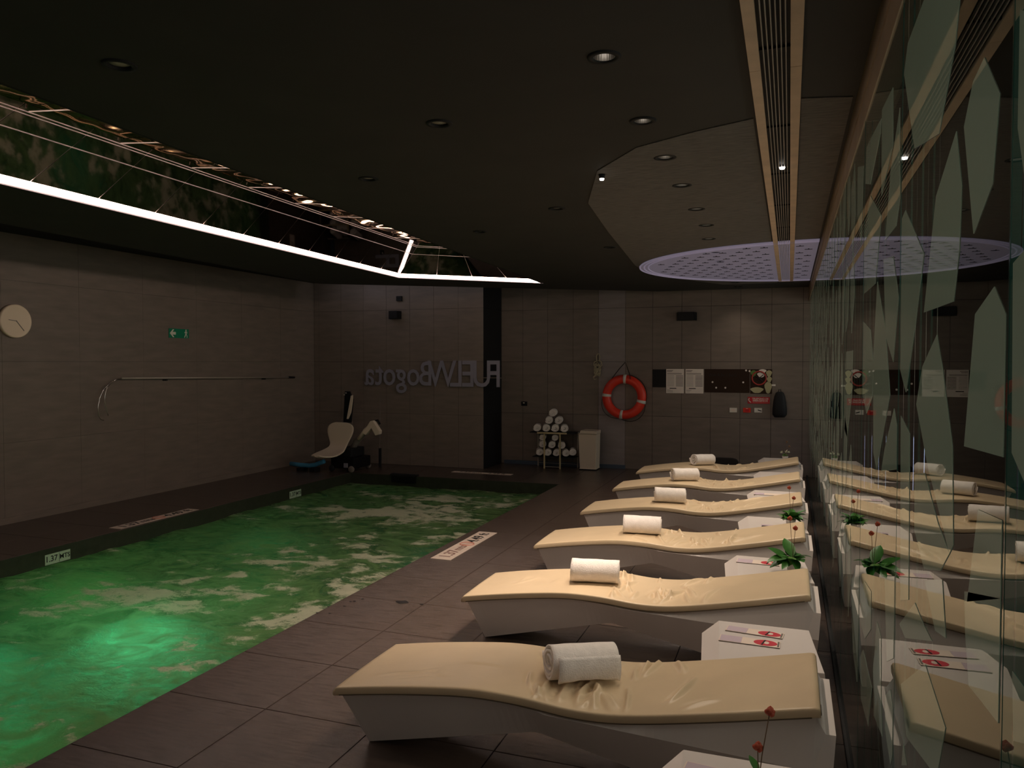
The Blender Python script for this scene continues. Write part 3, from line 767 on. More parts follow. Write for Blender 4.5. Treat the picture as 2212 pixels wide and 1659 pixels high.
LY = [2.85, 4.24, 5.64, 7.05, 8.46, 9.87]
posn = ['nearest to the camera', 'second from the camera', 'third from the camera', 'fourth from the camera', 'fifth from the camera', 'farthest from the camera']
lbl = ['white lounger with creased tan cushion nearest the camera, largest in view',
       'second white lounger from the camera, tan cushion creased near its foot',
       'third white lounger from the camera, behind the table with the leafy plant',
       'fourth white lounger from the camera, seen behind a leafy potted plant',
       'fifth white lounger from the camera, next to last of the row',
       'last white lounger of the row, nearest the back wall']
bme = base_mesh()
pip = MB().tube([(CX0 + .03 + k * (CX1 - CX0 - .06) / 40, 0.004, topz(CX0 + .03 + k * (CX1 - CX0 - .06) / 40) - .036) for k in range(41)], .0035, 6).mesh('piping', M['piping'], True)
strap_me = MB().box(0.1, 0.118, 0.03, 0.10, topz(.11) - .04, topz(.11) - .03).mesh('strap', M['cord'])
for k, y in enumerate(LY):
    lo = thing('sun_lounger', lbl[k], 'lounger', (0, y, 0), group='white loungers in a row beside the glass wall')
    link('base', bme, lo)
    cu = link('cushion', cushion_mesh(20 + k, [26, 26, 22, 18, 18, 16][k]), lo)
    link('piping', pip, cu); link('strap', strap_me, cu)
TW = [(-0.82, 3.13, 0.62, 8), (-1.09, 4.49, .22, 2), (-1.06, 5.895, .2, 3), (-1.05, 7.30, .22, 4), (-1.09, 8.71, .45, 5), (-1.04, 10.11, .75, 6)]
tl = ['rolled white towel with hanging flap on the nearest lounger', 'rolled white towel on the second lounger from the camera', 'rolled white towel on the third lounger from the camera',
      'smooth rolled white towel on the fourth lounger from the camera', 'rolled white towel with visible spiral end on the fifth lounger', 'rolled white towel on the last lounger by the back wall']
for k, (x, y, rz, sd) in enumerate(TW):
    h = max(topz(x - .1), topz(x + .1), topz(x)) + 0.078
    o = tag(link('rolled_towel', spiral_towel(sd, 0.075 if k else .079, .285 if k else .29), None, (x, y, h), (0, -math.atan2(topz(x + .1) - topz(x - .1), .2), rz)), tl[k], 'towel', 'rolled white towels on the loungers')
    if k == 0:
        fl_ = MB()
        vv = []
        for j in range(9):
            u = j / 8
            for i in range(13):
                xx = -.13 + .27 * i / 12
                yy = -.088 - .012 * math.sin(PI * u) - .01 * u; zz = .045 - u * .105 - (.012 * math.sin(PI * i / 12) * -1 if j == 8 else 0)
                vv.append((xx, yy + .003 * math.sin(i * 1.9) * u, zz))
        fl_.add(vv, [(j * 13 + i, j * 13 + i + 1, (j + 1) * 13 + i + 1, (j + 1) * 13 + i) for j in range(8) for i in range(12)])
        fo = fl_.obj('flap', M['towel'], o, smooth=True)
        md = fo.modifiers.new('thick', 'SOLIDIFY'); md.thickness = .008

# ---------------------------------------------------------------- side tables (faceted blocks)
def table_mesh():
    mb = MB(); zt = 0.40
    A = [(-.28, 0, .40), (.15, 0, .40), (.10, .53, .40), (-.323, .53, .40)]
    B = [(-.355, 0.0, .365), (-.395, .42, .365)]
    low = [(-.31, .05, 0), (.14, .04, 0), (.10, .50, 0), (-.29, .49, 0), (-.35, .38, 0)]
    mid = [(.165, -.0, .27), (.125, .545, .27)]
    mb.add(A + B + low + mid, [(0, 1, 2, 3), (0, 3, 5, 4), (4, 5, 10, 6), (5, 3, 9, 10), (0, 4, 6, 7, 11, 1), (1, 11, 12, 2), (11, 7, 8, 12), (3, 2, 12, 8, 9), (10, 9, 8, 7, 6)])
    return mb.mesh('side_table', M['white'], bevel=.003)


tme = table_mesh()
TYs = [2.06, 3.43, 4.82, 6.22, 7.63, 9.04, 10.45]
tlb = ['faceted white side table cut off by the bottom of the photo', 'faceted white side table between the two nearest loungers, carrying two printed cards',
       'faceted white side table between the second and third loungers, carrying a leafy plant', 'faceted white side table between the third and fourth loungers, with plant and dark leaflet',
       'faceted white side table between the fourth and fifth loungers', 'faceted white side table between the last two loungers', 'faceted white side table behind the last lounger, carrying a white flower pot']
for k, y in enumerate(TYs):
    tag(link('side_table', tme, None, (0, y, 0)), tlb[k], 'table', 'faceted white side tables between the loungers')

# printed cards
def card(name, label, x0, y0, x1, y1, wd, z=.4015, oval=True, head=True):
    L_ = math.hypot(x1 - x0, y1 - y0); an = math.atan2(y1 - y0, x1 - x0)
    t_ = thing(name, label, 'card', (x0, y0, z), (0, 0, an), 'printed cards on the side tables')
    bev_box(0, L_, 0, wd, 0, .003, M['card'], 'sheet', t_, .0004)
    MB().box(.004, L_ * .37, .004, wd - .004, .0031, .0038).obj('lilac_field', M['lilac'], t_)
    MB().box(0, L_, -.0015, 0.0, 0, .0032).obj('shadowed_edge', M['inkgrey'], t_)
    if oval:
        cx_ = L_ * .76; ov_ = MB().prism([(cx_ + .052 * math.cos(a), wd / 2 + wd * .43 * math.sin(a)) for a in [2 * PI * q / 24 for q in range(24)]], .0008, 'z', .0031).obj('oval_print', M['lips'], t_)
        MB().prism([(cx_ + .005 + .012 * math.cos(a), wd / 2 + wd * .2 * math.sin(a)) for a in [2 * PI * q / 14 for q in range(14)]], .0006, 'z', .0040).obj('pale_spot', M['card'], ov_)
        MB().prism([(cx_ - .018, wd * .12), (cx_ - .011, wd * .12), (cx_ + .001, wd * .88), (cx_ - .006, wd * .88)], .0006, 'z', .0047).obj('dark_bar', M['ink'], ov_)
        MB().prism([(L_ - .012, wd * .1), (L_ - .004, wd * .1), (L_ - .004, wd * .9), (L_ - .012, wd * .9)], .0006, 'z', .0032).obj('end_bar', M['inkgrey'], t_)
    return t_


card('printed_card', 'upper of two white cards with red oval on the table between the nearest loungers', -.281, 3.815, -.02, 3.785, .075)
card('printed_card', 'lower of two white cards with red oval on the table between the nearest loungers', -.30, 3.665, -.03, 3.655, .085)
card('printed_card', 'white card with red oval beside the leafy plant on the third table', -.315, 5.15, -.05, 5.14, .10)
card('printed_card', 'lilac and white card on the table at the bottom edge of the photo', -.315, 2.39, -.03, 2.36, .12, oval=False)
card('printed_card', 'pale card on the table between the fourth and fifth loungers', -.32, 7.86, -.06, 7.86, .11, oval=False)
l_ = thing('leaflet', 'dark purple leaflet beside the potted plant on the fourth table', 'leaflet', (-.15, 6.33, .4015))
bev_box(-.05, .05, -.04, .08, 0, .006, M['lilac'], 'sheet', l_, .001)
MB().box(-.045, .045, -.035, .03, .0061, .007).obj('dark_print', M['cord'], l_)


# ---------------------------------------------------------------- plants
def leaf_mesh(L_, W_, m):
    mb = MB(); n = 7; vs = []
    for i in range(n + 1):
        u = i / n; wv = W_ * math.sin(PI * min(1, u * .97 + .03)) ** .8 * (1 - .25 * u); z = -.25 * L_ * u * u
        vs += [(L_ * u, -wv / 2, z + .12 * wv), (L_ * u, 0, z), (L_ * u, wv / 2, z + .12 * wv)]
    fs = [(3 * i + k, 3 * i + 3 + k, 3 * i + 4 + k, 3 * i + 1 + k) for i in range(n) for k in range(2)]
    return mb.add(vs, fs).mesh('leaf', m, True)


leafs = [leaf_mesh(.095, .074, M['leaf']), leaf_mesh(.075, .062, M['leafpale']), leaf_mesh(.14, .075, M['leaf'])]


def plant(label, loc, n, stems, seed, scale=1, pale=.3, white=False):
    t_ = thing('potted_plant', label, 'plant', loc)
    MB().lathe([(.022, 0), (.030, .002), (.038, .055), (.040, .06), (.035, .06), (.033, .052), (.003, .050)], 20, close=False).obj('pot', M['white'], t_, True)
    MB().lathe([(.001, .048), (.034, .050)], 16, close=False).obj('soil', M['cord'], t_)
    rnd = random.Random(seed)
    for k in range(n):
        a = rnd.uniform(0, 2 * PI); el = rnd.uniform(-.25, .85); me_ = leafs[1] if rnd.random() < pale else leafs[rnd.choice((0, 2))]
        rr = rnd.uniform(.0, .03); h = .055 + rnd.uniform(0, .045) * scale
        o = link('leaf', me_, t_, (rr * math.cos(a), rr * math.sin(a), h), (rnd.uniform(-.5, .5), -el, a)); o.scale = (scale * rnd.uniform(.75, 1.1),) * 3
    for (dx, dy, hz, m_) in stems:
        st = MB().tube([(0, 0, .05), (dx * .3, dy * .3, .05 + hz * .4), (dx, dy, .05 + hz)], .0016, 6).obj('flower_stem', M['stem'], t_, True)
        fb = MB()
        for q in range(6):
            a = q * PI / 3 + .3; c_ = Vector((dx + .007 * math.cos(a), dy + .007 * math.sin(a), .05 + hz + .006 * math.sin(q * 2.1)))
            fb.lathe([(.001, -.009), (.008, -.003), (.009, .003), (.001, .010)], 8, c=c_)
        fb.obj('flower_head', m_, st, smooth=True)
    if white:
        for q in range(12):
            a = rnd.uniform(0, 2 * PI); o = link('petal', petal_me, t_, (.03 * math.cos(a), .02 * math.sin(a), .10 + rnd.uniform(0, .025)), (rnd.uniform(-1, 1), rnd.uniform(-1, 0), a))
    return t_


petal_me = leaf_mesh(.035, .026, M['petal'])
plant('leafy plant in white pot on the third side table, its big leaves reaching the glass', (.03, 5.02, .40), 24, [(-.02, -.02, .29, M['flower']), (.012, -.01, .23, M['flower'])], 3, 1.05)
plant('bushy leafy plant in small white pot on the fourth side table', (.02, 6.42, .40), 30, [(-.015, 0, .26, M['flower']), (.02, 0, .18, M['flower'])], 7, 1.0)
plant('slender plant with two rust red flowers at the bottom edge of the photo', (-.075, 2.35, .40), 5, [(.03, .0, .225, M['flower']), (-.003, .0, .115, M['flower'])], 9, .55, 0)
plant('small plant with pale blooms in white pot behind the last lounger', (-.045, 10.72, .40), 9, [(.02, 0, .2, M['stem']), (.05, 0, .14, M['stem'])], 12, .6, .7, True)

# ---------------------------------------------------------------- things on the left wall
ck = thing('wall_clock', 'round cream wall clock with thin hands high on the left wall', 'clock', (WX, 5.85, 2.13), (0, R(90), 0))
MB().lathe([(.002, .005), (.165, .005), (.176, .0), (.176, .042), (.168, .05), (.160, .047), (.002, .045)], 48).obj('face', M['clock'], ck, True)
hd = M['inkgrey']
MB().box(-.008, .13, -.004, .004, .0475, .0495).tf(Matrix.Rotation(R(40), 4, 'Z')).obj('minute_hand', hd, ck)
MB().box(-.006, .09, -.003, .003, .0505, .052).tf(Matrix.Rotation(R(-97), 4, 'Z')).obj('hour_hand', hd, ck)

es = thing('exit_sign', 'green exit sign with white arrow and walking figure on the left wall', 'sign', (WX, 8.18, 2.082))
bev_box(.001, .010, -.178, .178, -.062, .062, M['signgreen'], 'board', es, .002)
A_ = [(-.165, 0), (-.11, .052), (-.088, .052), (-.118, .018), (-.06, .018), (-.06, -.018), (-.118, -.018), (-.088, -.052), (-.11, -.052)]
MB().prism(A_, .0012, 'x', .0101).obj('arrow', M['paperwhite'], es)
fg = MB()
fg.prism([(.125 + .011 * math.cos(a), .045 + .011 * math.sin(a)) for a in [2 * PI * q / 12 for q in range(12)]], .0012, 'x', .0101)
fg.prism([(.113, .033), (.137, .033), (.152, .008), (.146, .004), (.135, .018), (.134, -.005), (.148, -.03), (.15, -.055), (.139, -.055), (.136, -.03), (.124, -.012), (.116, -.03), (.1, -.055), (.09, -.05), (.104, -.025), (.112, -.004), (.112, .016), (.097, .006), (.093, .012)], .0012, 'x', .0101)
fg.obj('walking_figure', M['paperwhite'], es)

hk = thing('rescue_hook', 'long steel rescue pole with double bent hook hung on left wall', 'rescue hook', (WX + .05, 0, 0))
MB().tube([(0, 7.19, 1.502), (0, 9.0, 1.475), (0, 10.62, 1.450)], .013, 12).obj('pole', M['steel'], hk, True)
MB().tube([(0, 10.5, 1.452), (0, 10.66, 1.449)], .017, 12).obj('grip', M['dark'], hk, True)
def ch(a, b):  # picture sketch of the hook -> metres along the wall
    return (0.0, 7.19 + (a - 940) * .00178, 1.502 - (b - 805) * .00148)
MB().tube([ch(*p) for p in ((945, 806), (900, 810), (850, 840), (795, 885), (760, 955), (745, 1030), (750, 1100), (765, 1130), (790, 1138))], .0048, 8).obj('hook', M['chrome'], hk, True)
MB().tube([ch(*p) for p in ((850, 842), (818, 880), (803, 930), (798, 985), (808, 1035), (820, 1075), (824, 1105))], .0042, 8).obj('hook', M['chrome'], hk, True)
for y in (7.9, 9.9):
    MB().box(-.048, .012, y - .012, y + .015, 1.455 - (y - 7.9) * .013, 1.475 - (y - 7.9) * .013).obj('bracket', M['dark'], hk)

# depth markers ---------------------------------------------------------------
RZ = Matrix.Rotation(R(90), 4, 'Z')
def depth_marker(label, x0, x1, y0, y1, pale):
    t_ = thing('depth_marker', label, 'marker', (0, 0, 0.0)); cx_ = (x0 + x1) / 2
    n = 6; wd_ = (y1 - y0) / n
    for k in range(n):
        bev_box(x0, x1, y0 + k * wd_ + .001, y0 + (k + 1) * wd_ - .001, 0.0005, .003, M['marker'], 'marker_tile', t_, .0004)
    T = lambda y: Matrix.Translation((cx_, y, .0036)) @ RZ
    text_obj('lettering', '1.37', .15, M['inkpale'] if pale else M['ink'], t_, T(y0 + .19), .001, bold=.003)
    text_obj('lettering', 'mts', .12, M['inkpale'] if pale else M['ink'], t_, T(y0 + .42), .001, bold=.002)
    text_obj('lettering', '4.49', .15, M['ink'], t_, T(y0 + .80), .001, bold=.003)
    text_obj('lettering', 'ft', .13, M['ink'], t_, T(y0 + 1.01), .001, bold=.003)
    MB().tube([(cx_ + .065 * math.cos(a), y0 + .58 + .065 * math.sin(a), .0035) for a in [2 * PI * q / 24 for q in range(24)]], .006, 4, True).obj('warning_ring', M['pink'], t_)
    MB().prism([(cx_ - .045, y0 + .535), (cx_ - .035, y0 + .525), (cx_ + .045, y0 + .625), (cx_ + .035, y0 + .635)], .001, 'z', .0032).obj('warning_bar', M['pink'], t_)


depth_marker('pale depth marker reading 1.37 mts 4.49 ft on the deck beside the loungers', -2.91, -2.72, 5.98, 7.10, True)
depth_marker('pale depth marker set in the deck on the far left side of the pool', -6.54, -6.38, 5.96, 7.06, False)
em = thing('depth_marker', 'thin pale depth marker in the deck at the far end of the pool', 'marker')
for k in range(6): bev_box(-4.9 + k * .163, -4.9 + (k + 1) * .163 - .002, 10.80, 10.93, .0005, .003, M['marker'], 'marker_tile', em, .0004)
text_obj('lettering', '1.37 mts   4.49 ft', .11, M['ink'], em, Matrix.Translation((-4.41, 10.865, .0036)), .001)
FX = Matrix(((0, 0, 1, 0), (1, 0, 0, 0), (0, 1, 0, 0), (0, 0, 0, 1)))   # text facing +X, running +Y
for (lb, y) in (('small waterline tile marker reading 1.37 MTS at the left of the pool', 5.21), ('small waterline tile marker near the pool lift', 8.84)):
    wm = thing('depth_marker', lb, 'marker', (PX0 + .0065, y, -.10))
    bev_box(0, .003, -.13, .13, -.05, .045, M['markgreen'], 'marker_tile', wm, .0004)
    MB().box(.0031, .0036, .012, .016, -.045, .04).obj('joint', M['ink'], wm)
    text_obj('lettering', '1.37', .074, M['ink'], wm, Matrix.Translation((.0036, -.066, -.002)) @ FX, .0008, bold=.001)
    text_obj('lettering', 'MTS', .060, M['ink'], wm, Matrix.Translation((.0036, .072, -.002)) @ FX, .0008, bold=.001)
sk = thing('skimmer_lid', 'small black skimmer box at the far left corner of the pool', 'skimmer', (-5.42, 10.20, -.01))
bev_box(-.22, .22, 0.02, .11, 0.0, .03, M['dark'], 'lid', sk, .004); bev_box(-.2, .2, 0.02, .04, -.1, 0.0, M['blackgloss'], 'mouth', sk, .003)
for (lb, x, y, sx, sy, sd) in (('dark wet flake on the deck tiles by the second lounger', -2.50, 4.80, .09, .045, 1), ('scattered dark bits on the pool edge near the green glow', -2.93, 4.60, .08, .10, 2)):
    rnd = random.Random(sd); fk = thing('debris', lb, 'debris', (x, y, .001))
    for q in range(3 if sd == 1 else 7):
        cx_, cy_ = (rnd.uniform(-1, 1) * sx * (.9 if sd == 2 else 1.0), rnd.uniform(-1, 1) * sy * (2 if sd == 2 else .5)); rr = .012 if sd == 2 else (.05 if q == 0 else .014)
        MB().prism([(cx_ + rr * rnd.uniform(.5, 1.2) * math.cos(a), cy_ + rr * .8 * rnd.uniform(.5, 1.1) * math.sin(a)) for a in [2 * PI * j / 9 for j in range(9)]], .0015, 'z', 0).obj('flake', M['ink'], fk)

# ---------------------------------------------------------------- back wall things
# reflected mirror writing built as solid letters; stand-offs and rail are added
lt = thing('wall_lettering', 'pane reflection built as faint grey mirror-written letters across the back wall corner', 'lettering')
FM = Matrix(((-1, 0, 0, 0), (0, 0, -1, 0), (0, 1, 0, 0), (0, 0, 0, 1)))   # faces -Y, written mirrored
xl = -4.25
for li_, (ch_, sz, wd_) in enumerate((('F', .60, .25), ('U', .60, .30), ('E', .60, .26), ('L', .60, .24), ('W', .60, .40), ('B', .56, .29), ('o', .56, .27), ('g', .56, .27), ('o', .56, .27), ('t', .56, .19), ('a', .56, .27))):
    cx_ = xl - wd_ * .41; xl -= wd_ * 0.815
    text_obj('letter', ch_, sz, M['letter'], lt, Matrix.Translation((cx_, YL - .03 - .0016 * li_, 1.49)) @ FM @ Matrix.Diagonal((.80, 1, 1, 1)), .012, bold=.004)
for x in (-6.2, -5.4, -4.7): MB().tube([(x, YL - .025, 1.45), (x, YL, 1.45)], .006, 6).obj('added_stand_off', M['dark'], lt)
MB().box(-6.5, -4.25, YL - .022, YL - .02, 1.445, 1.455).obj('rail', M['wall'], lt)

for (lb, x, y, z, wd_, hh, dp) in (('black wall speaker high on the back wall above the notices', -1.50, YB, 2.40, .31, .125, .13), ('black wall speaker high on the back wall left of the corner', -6.10, YL, 2.47, .20, .13, .13)):
    sp = thing('wall_speaker', lb, 'speaker', (x, y, z))
    MB().prism([(-wd_ / 2, -.02), (wd_ / 2, -.02), (wd_ / 2 * .8, -dp), (-wd_ / 2 * .8, -dp)], hh, 'z', -hh / 2).obj('cabinet', M['blackgloss'], sp, bevel=.004)
    MB().box(-wd_ / 2 * .72, wd_ / 2 * .72, -dp - .004, -dp, -hh * .4, hh * .4).obj('grille', M['dark'], sp)
    MB().box(-.03, .03, -.02, 0, -.03, .03).obj('bracket', M['dark'], sp)
sb = thing('sensor_box', 'small dark box on the back wall above the left speaker', 'box', (-6.04, YL, 2.74))
bev_box(-.05, .05, -.04, 0, -.04, .04, M['dark'], 'case', sb, .004); MB().box(-.03, .03, -.043, -.04, -.01, .01).obj('window', M['blackgloss'], sb)
sk2 = thing('wall_socket', 'small black socket on back wall above and left of the towel rack', 'socket', (-4.148, YB, 1.007))
bev_box(-.05, .05, -.02, 0, -.035, .035, M['blackgloss'], 'plate', sk2, .004); MB().box(-.02, .01, -.023, -.02, .006, .02).obj('indicator', M['paperwhite'], sk2)

# life ring
lr = thing('life_ring', 'orange-red life ring with pale tape bands hanging on the back wall', 'life ring', (-2.46, YB - .06, 1.148))
pts = [(.283 * math.cos(a), 0, .283 * math.sin(a)) for a in [2 * PI * q / 64 for q in range(64)]]
MB().tube(pts, .070, 20, True).obj('buoy', M['ring'], lr, True)
for a0, mm in ((87, 'tape'), (175, 'tape'), (-14, 'tape'), (262, 'tape')):
    MB().tube([(.283 * math.cos(R(a0 + q)), 0, .283 * math.sin(R(a0 + q))) for q in (-4.5, -1.5, 1.5, 4.5)], .0725, 20).obj('tape_band', M[mm], lr, True)
MB().tube([(-.2, -.02, .28), (-.08, -.02, .44), (.02, -.01, .55), (.05, -.02, .47), (.10, -.05, .34), (.11, -.075, .28)], .006, 6).obj('hanging_cord', M['cord'], lr, True)
def gl_(a0, a1, sag, n=14):
    o_ = []
    for q in range(n + 1):
        a = R(a0 + (a1 - a0) * q / n); rr = .352 + sag * math.sin(PI * q / n); o_.append((rr * math.cos(a), -.01, rr * math.sin(a)))
    return o_
MB().tube(gl_(80, -14, .015), .005, 6).obj('grab_rope', M['cord'], lr, True)
MB().tube(gl_(-18, -98, .06), .005, 6).obj('grab_rope', M['cord'], lr, True)
MB().tube(gl_(-105, -175, .05), .004, 6).obj('grab_rope', M['cord'], lr, True)
MB().tube([(0.02, -.012, .55), (.02, .055, .555)], .006, 6).obj('nail', M['steel'], lr)

# rope
rp = thing('rope_coil', 'bundle of pale throw rope hanging left of the life ring', 'rope', (-2.89, YB - .035, 1.60))
MB().tube([(-.022, 0, .12), (-.028, 0, .19), (-.01, 0, .232), (.012, 0, .232), (.028, 0, .19), (.022, 0, .12)], .007, 8).obj('loop', M['rope'], rp, True)
rnd = random.Random(4)
pts = []
for q in range(150):
    u = q / 149; cyc = q * .62
    pts.append((.058 * math.sin(cyc) * (1 - .25 * u) + .012 * math.sin(q * .37) - .015 * u, -.012 + .014 * math.cos(cyc * 1.7), .12 - .31 * ((q * .073) % 1 if q % 2 else u) * .9 + .02 * math.sin(q)))
MB().tube([pts[0]] + [tuple(sum(pts[min(149, max(0, i + d))][k] for d in (-1, 0, 1)) / 3 for k in range(3)) for i in range(150)], .006, 6).obj('coil', M['rope'], rp, True)
for s_ in (-1, 1):
    MB().tube([(s_ * .01, -.01, .12), (s_ * .06, -.012, .10), (s_ * .068, -.01, .05), (s_ * .03, -.01, .01)], .007, 6).obj('loop', M['rope'], rp, True)
MB().tube([(-.03, -.01, -.1), (-.075, -.01, -.14), (-.06, -.01, -.18), (-.02, -.01, -.17)], .006, 6).obj('tail', M['rope'], rp, True)

# notices
def on_wall(name, label, cat, x0, x1, z0, z1, m, th=.006, group=None):
    t_ = thing(name, label, cat, ((x0 + x1) / 2, YB, (z0 + z1) / 2), group=group); wd_, hh = (x1 - x0) / 2, (z1 - z0) / 2
    bev_box(-wd_, wd_, -th, -.0005, -hh, hh, m, 'board', t_, .0015)
    return t_, wd_, hh


F_ = Matrix(((1, 0, 0, 0), (0, 0, -1, 0), (0, 1, 0, 0), (0, 0, 0, 1)))     # text facing -Y
def bar(t_, x0, x1, z0, z1, m, y=-.0062, nm='text_line'):
    return MB().box(x0, x1, y - .0012, y, z0, z1).obj(nm, m, t_)


on_wall('notice_board', 'black rounded blank panel left of the paper notices', 'board', -2.025, -1.815, 1.305, 1.585, M['blackgloss'])
for (lb, x0, x1) in (('left one of two pale printed notices on the back wall', -1.815, -1.535), ('right one of two pale printed notices on the back wall', -1.520, -1.240)):
    t_, wd_, hh = on_wall('notice', lb, 'notice', x0 + .005, x1 - .003, 1.215, 1.592, M['paper'], group='pale printed notices on the back wall')
    rnd = random.Random(int(x0 * 1000))
    for z, l in ((.165, .35), (.148, .3)): bar(t_, -wd_ + .01, -wd_ + .01 + 2 * wd_ * l, z - .004, z + .004, M['inkgrey'])
    for z in (.12, .108): bar(t_, -wd_ + .015, wd_ * .75, z - .003, z + .003, M['inkgrey'])
    for q in range(9):
        z = .085 - q * .02; bar(t_, -wd_ + .015, -wd_ * .12, z - .0025, z + .0015, M['inkgrey']); bar(t_, wd_ * .1, wd_ * .92, z - .005, z + .003, M['inkgrey'])
    bar(t_, -wd_ * .6, wd_ * .15, -.118, -.106, M['ink'])
    for q in range(3): bar(t_, -wd_ * .9, -wd_ * .9 + rnd.uniform(.05, .12), -.138 - q * .016, -.134 - q * .016, M['inkgrey'])
t_, wd_, hh = on_wall('poster', 'wide dark brown glossy poster beside the pale notices', 'poster', -1.23, -.565, 1.235, 1.592, M['poster'])
for q, ch_ in enumerate('WARNING'): text_obj('letter', ch_, .07, M['ink'], t_, Matrix.Translation((-.24 + q * .06, -.0065, .085)) @ F_, .001)
for x, z in ((-.21, -.02), (.24, -.02), (-.155, -.105), (-.02, -.105), (.28, .16), (.33, .15)):
    MB().prism([(x + .014 * math.cos(a), z + .014 * math.sin(a)) for a in [2 * PI * q / 12 for q in range(12)]], .0015, 'y', -.0078).obj('white_dot', M['paper'], t_)
t_, wd_, hh = on_wall('poster', 'square no-diving style poster with red circle over pale shapes', 'poster', -.555, -.245, 1.225, 1.592, M['poster'])
for (x, z, rx_, rz_, mm) in ((.11, .12, .04, .05, 'posterleaf'), (.115, .03, .035, .045, 'posterleaf'), (.02, .155, .05, .03, 'paper'), (-.06, -.13, .09, .045, 'posterleaf'), (.1, -.09, .05, .09, 'posterleaf'), (-.11, .12, .04, .05, 'leafpale'), (0, .1, .055, .04, 'paper')):
    MB().prism([(x + rx_ * math.cos(a) * (1 + .2 * math.sin(3 * a)), z + rz_ * math.sin(a)) for a in [2 * PI * q / 14 for q in range(14)]], .0008, 'y', -.0070).obj('pale_shape', M[mm], t_)
MB().tube([(-.03 + .10 * math.cos(a), -.0075, .05 + .10 * math.sin(a)) for a in [2 * PI * q / 28 for q in range(28)]], .011, 6, True).obj('red_circle', M['posterred'], t_)
MB().tube([(-.10, -.008, .085), (-.03, -.008, .05), (.03, -.008, .10)], .006, 5).obj('dark_mark', M['ink'], t_)
MB().tube([(-.05, -.008, .02), (-.03, -.008, .05), (.02, -.008, .0)], .009, 5).obj('dark_mark', M['ink'], t_)
on_wall('wall_tag', 'tiny white tag on the back wall right of the posters', 'tag', -.25, -.195, 1.342, 1.368, M['paperwhite'])
t_, wd_, hh = on_wall('emergency_sign', 'red emergency telephone sign with white receiver above the switches', 'sign', -.59, -.275, 1.075, 1.175, M['red'])
MB().tube([(-.135, -.0068, .032), (-.146, -.0068, .012), (-.138, -.0068, -.012), (-.112, -.0068, -.034)], .0065, 6).obj('receiver_symbol', M['paperwhite'], t_)
text_obj('lettering', 'TELEFONO DE', .036, M['paperwhite'], t_, Matrix.Translation((.022, -.0065, .022)) @ F_, .001, bold=.0006)
text_obj('lettering', 'EMERGENCIA', .036, M['paperwhite'], t_, Matrix.Translation((.022, -.0065, -.008)) @ F_, .001, bold=.0006)
bar(t_, -.09, .145, -.037, -.033, M['pink'])
t_, wd_, hh = on_wall('wall_switch', 'blank white switch plate, leftmost of three under the posters', 'switch', -.852, -.745, .937, 1.005, M['paperwhite'], .012)
bar(t_, -.03, .03, -.02, .02, M['card'], -.0122, 'rocker')
t_, wd_, hh = on_wall('alarm_switch', 'red alarm switch between the two white plates', 'switch', -.655, -.545, .94, 1.008, M['redbox'], .018)
bar(t_, -.03, .03, -.022, .016, M['red'], -.0182, 'button'); bar(t_, -.015, .015, .022, .028, M['card'], -.0182, 'label')
t_, wd_, hh = on_wall('wall_switch', 'white switch plate with a dark mark, rightmost of three', 'switch', -.495, -.385, .942, 1.010, M['paperwhite'], .012)
MB().prism([(-.005, .012), (.05, -.004), (.05, -.018), (-.002, -.004)], .0015, 'y', -.0138).obj('dark_lever', M['ink'], t_)

# hanging black bag
bg = thing('hanging_bag', 'black cloth bag hanging on the back wall right of the red sign', 'bag', (-.135, YB, 1.07))
vv = []; ff = []
prof = [(.03, .02, .19), (.055, .035, .175), (.075, .05, .12), (.09, .06, .04), (.10, .065, -.06), (.10, .05, -.15), (.07, .03, -.19)]
for (a, b, z) in prof:
    vv += [(a * math.cos(2 * PI * q / 18) * (1 + .08 * math.sin(5 * 2 * PI * q / 18)), -.055 + b * math.sin(2 * PI * q / 18) * .8, z) for q in range(18)]
ff = [(i * 18 + q, i * 18 + (q + 1) % 18, (i + 1) * 18 + (q + 1) % 18, (i + 1) * 18 + q) for i in range(6) for q in range(18)] + [list(range(18)), [108 + q for q in range(18)]]
MB().add(vv, ff).obj('sack', M['dark'], bg, True)
MB().tube([(-.02, -.05, .18), (-.01, -.03, .225), (.01, -.03, .225), (.02, -.05, .18)], .005, 6).obj('strap', M['cord'], bg, True)
MB().tube([(0, -.03, .224), (0, 0, .226)], .006, 6).obj('hook', M['steel'], bg)
# dark chair back behind last lounger
dc = thing('dark_chair', 'dark low chair back just visible behind the last lounger', 'chair', (-.86, 11.35, 0))
MB().prism([(-.19, .18), (-.19, .28), (-.16, .315), (-.10, .33), (.10, .33), (.16, .315), (.19, .28), (.19, .18)], .05, 'y', 0).obj('backrest', M['cord'], dc, bevel=.012)
bev_box(-.19, .19, -.40, .0, .13, .19, M['cord'], 'seat', dc, .012)
for x in (-.16, .16):
    for y in (-.36, .01): MB().box(x - .015, x + .015, y - .015, y + .015, 0, .14).obj('leg', M['dark'], dc)

# blue-grey strip at the wall base
st = MB().box(-4.5, -2.45, YB - .03, YB, 0.0, .06).obj('baseboard_back', M['strip']); struct(st)

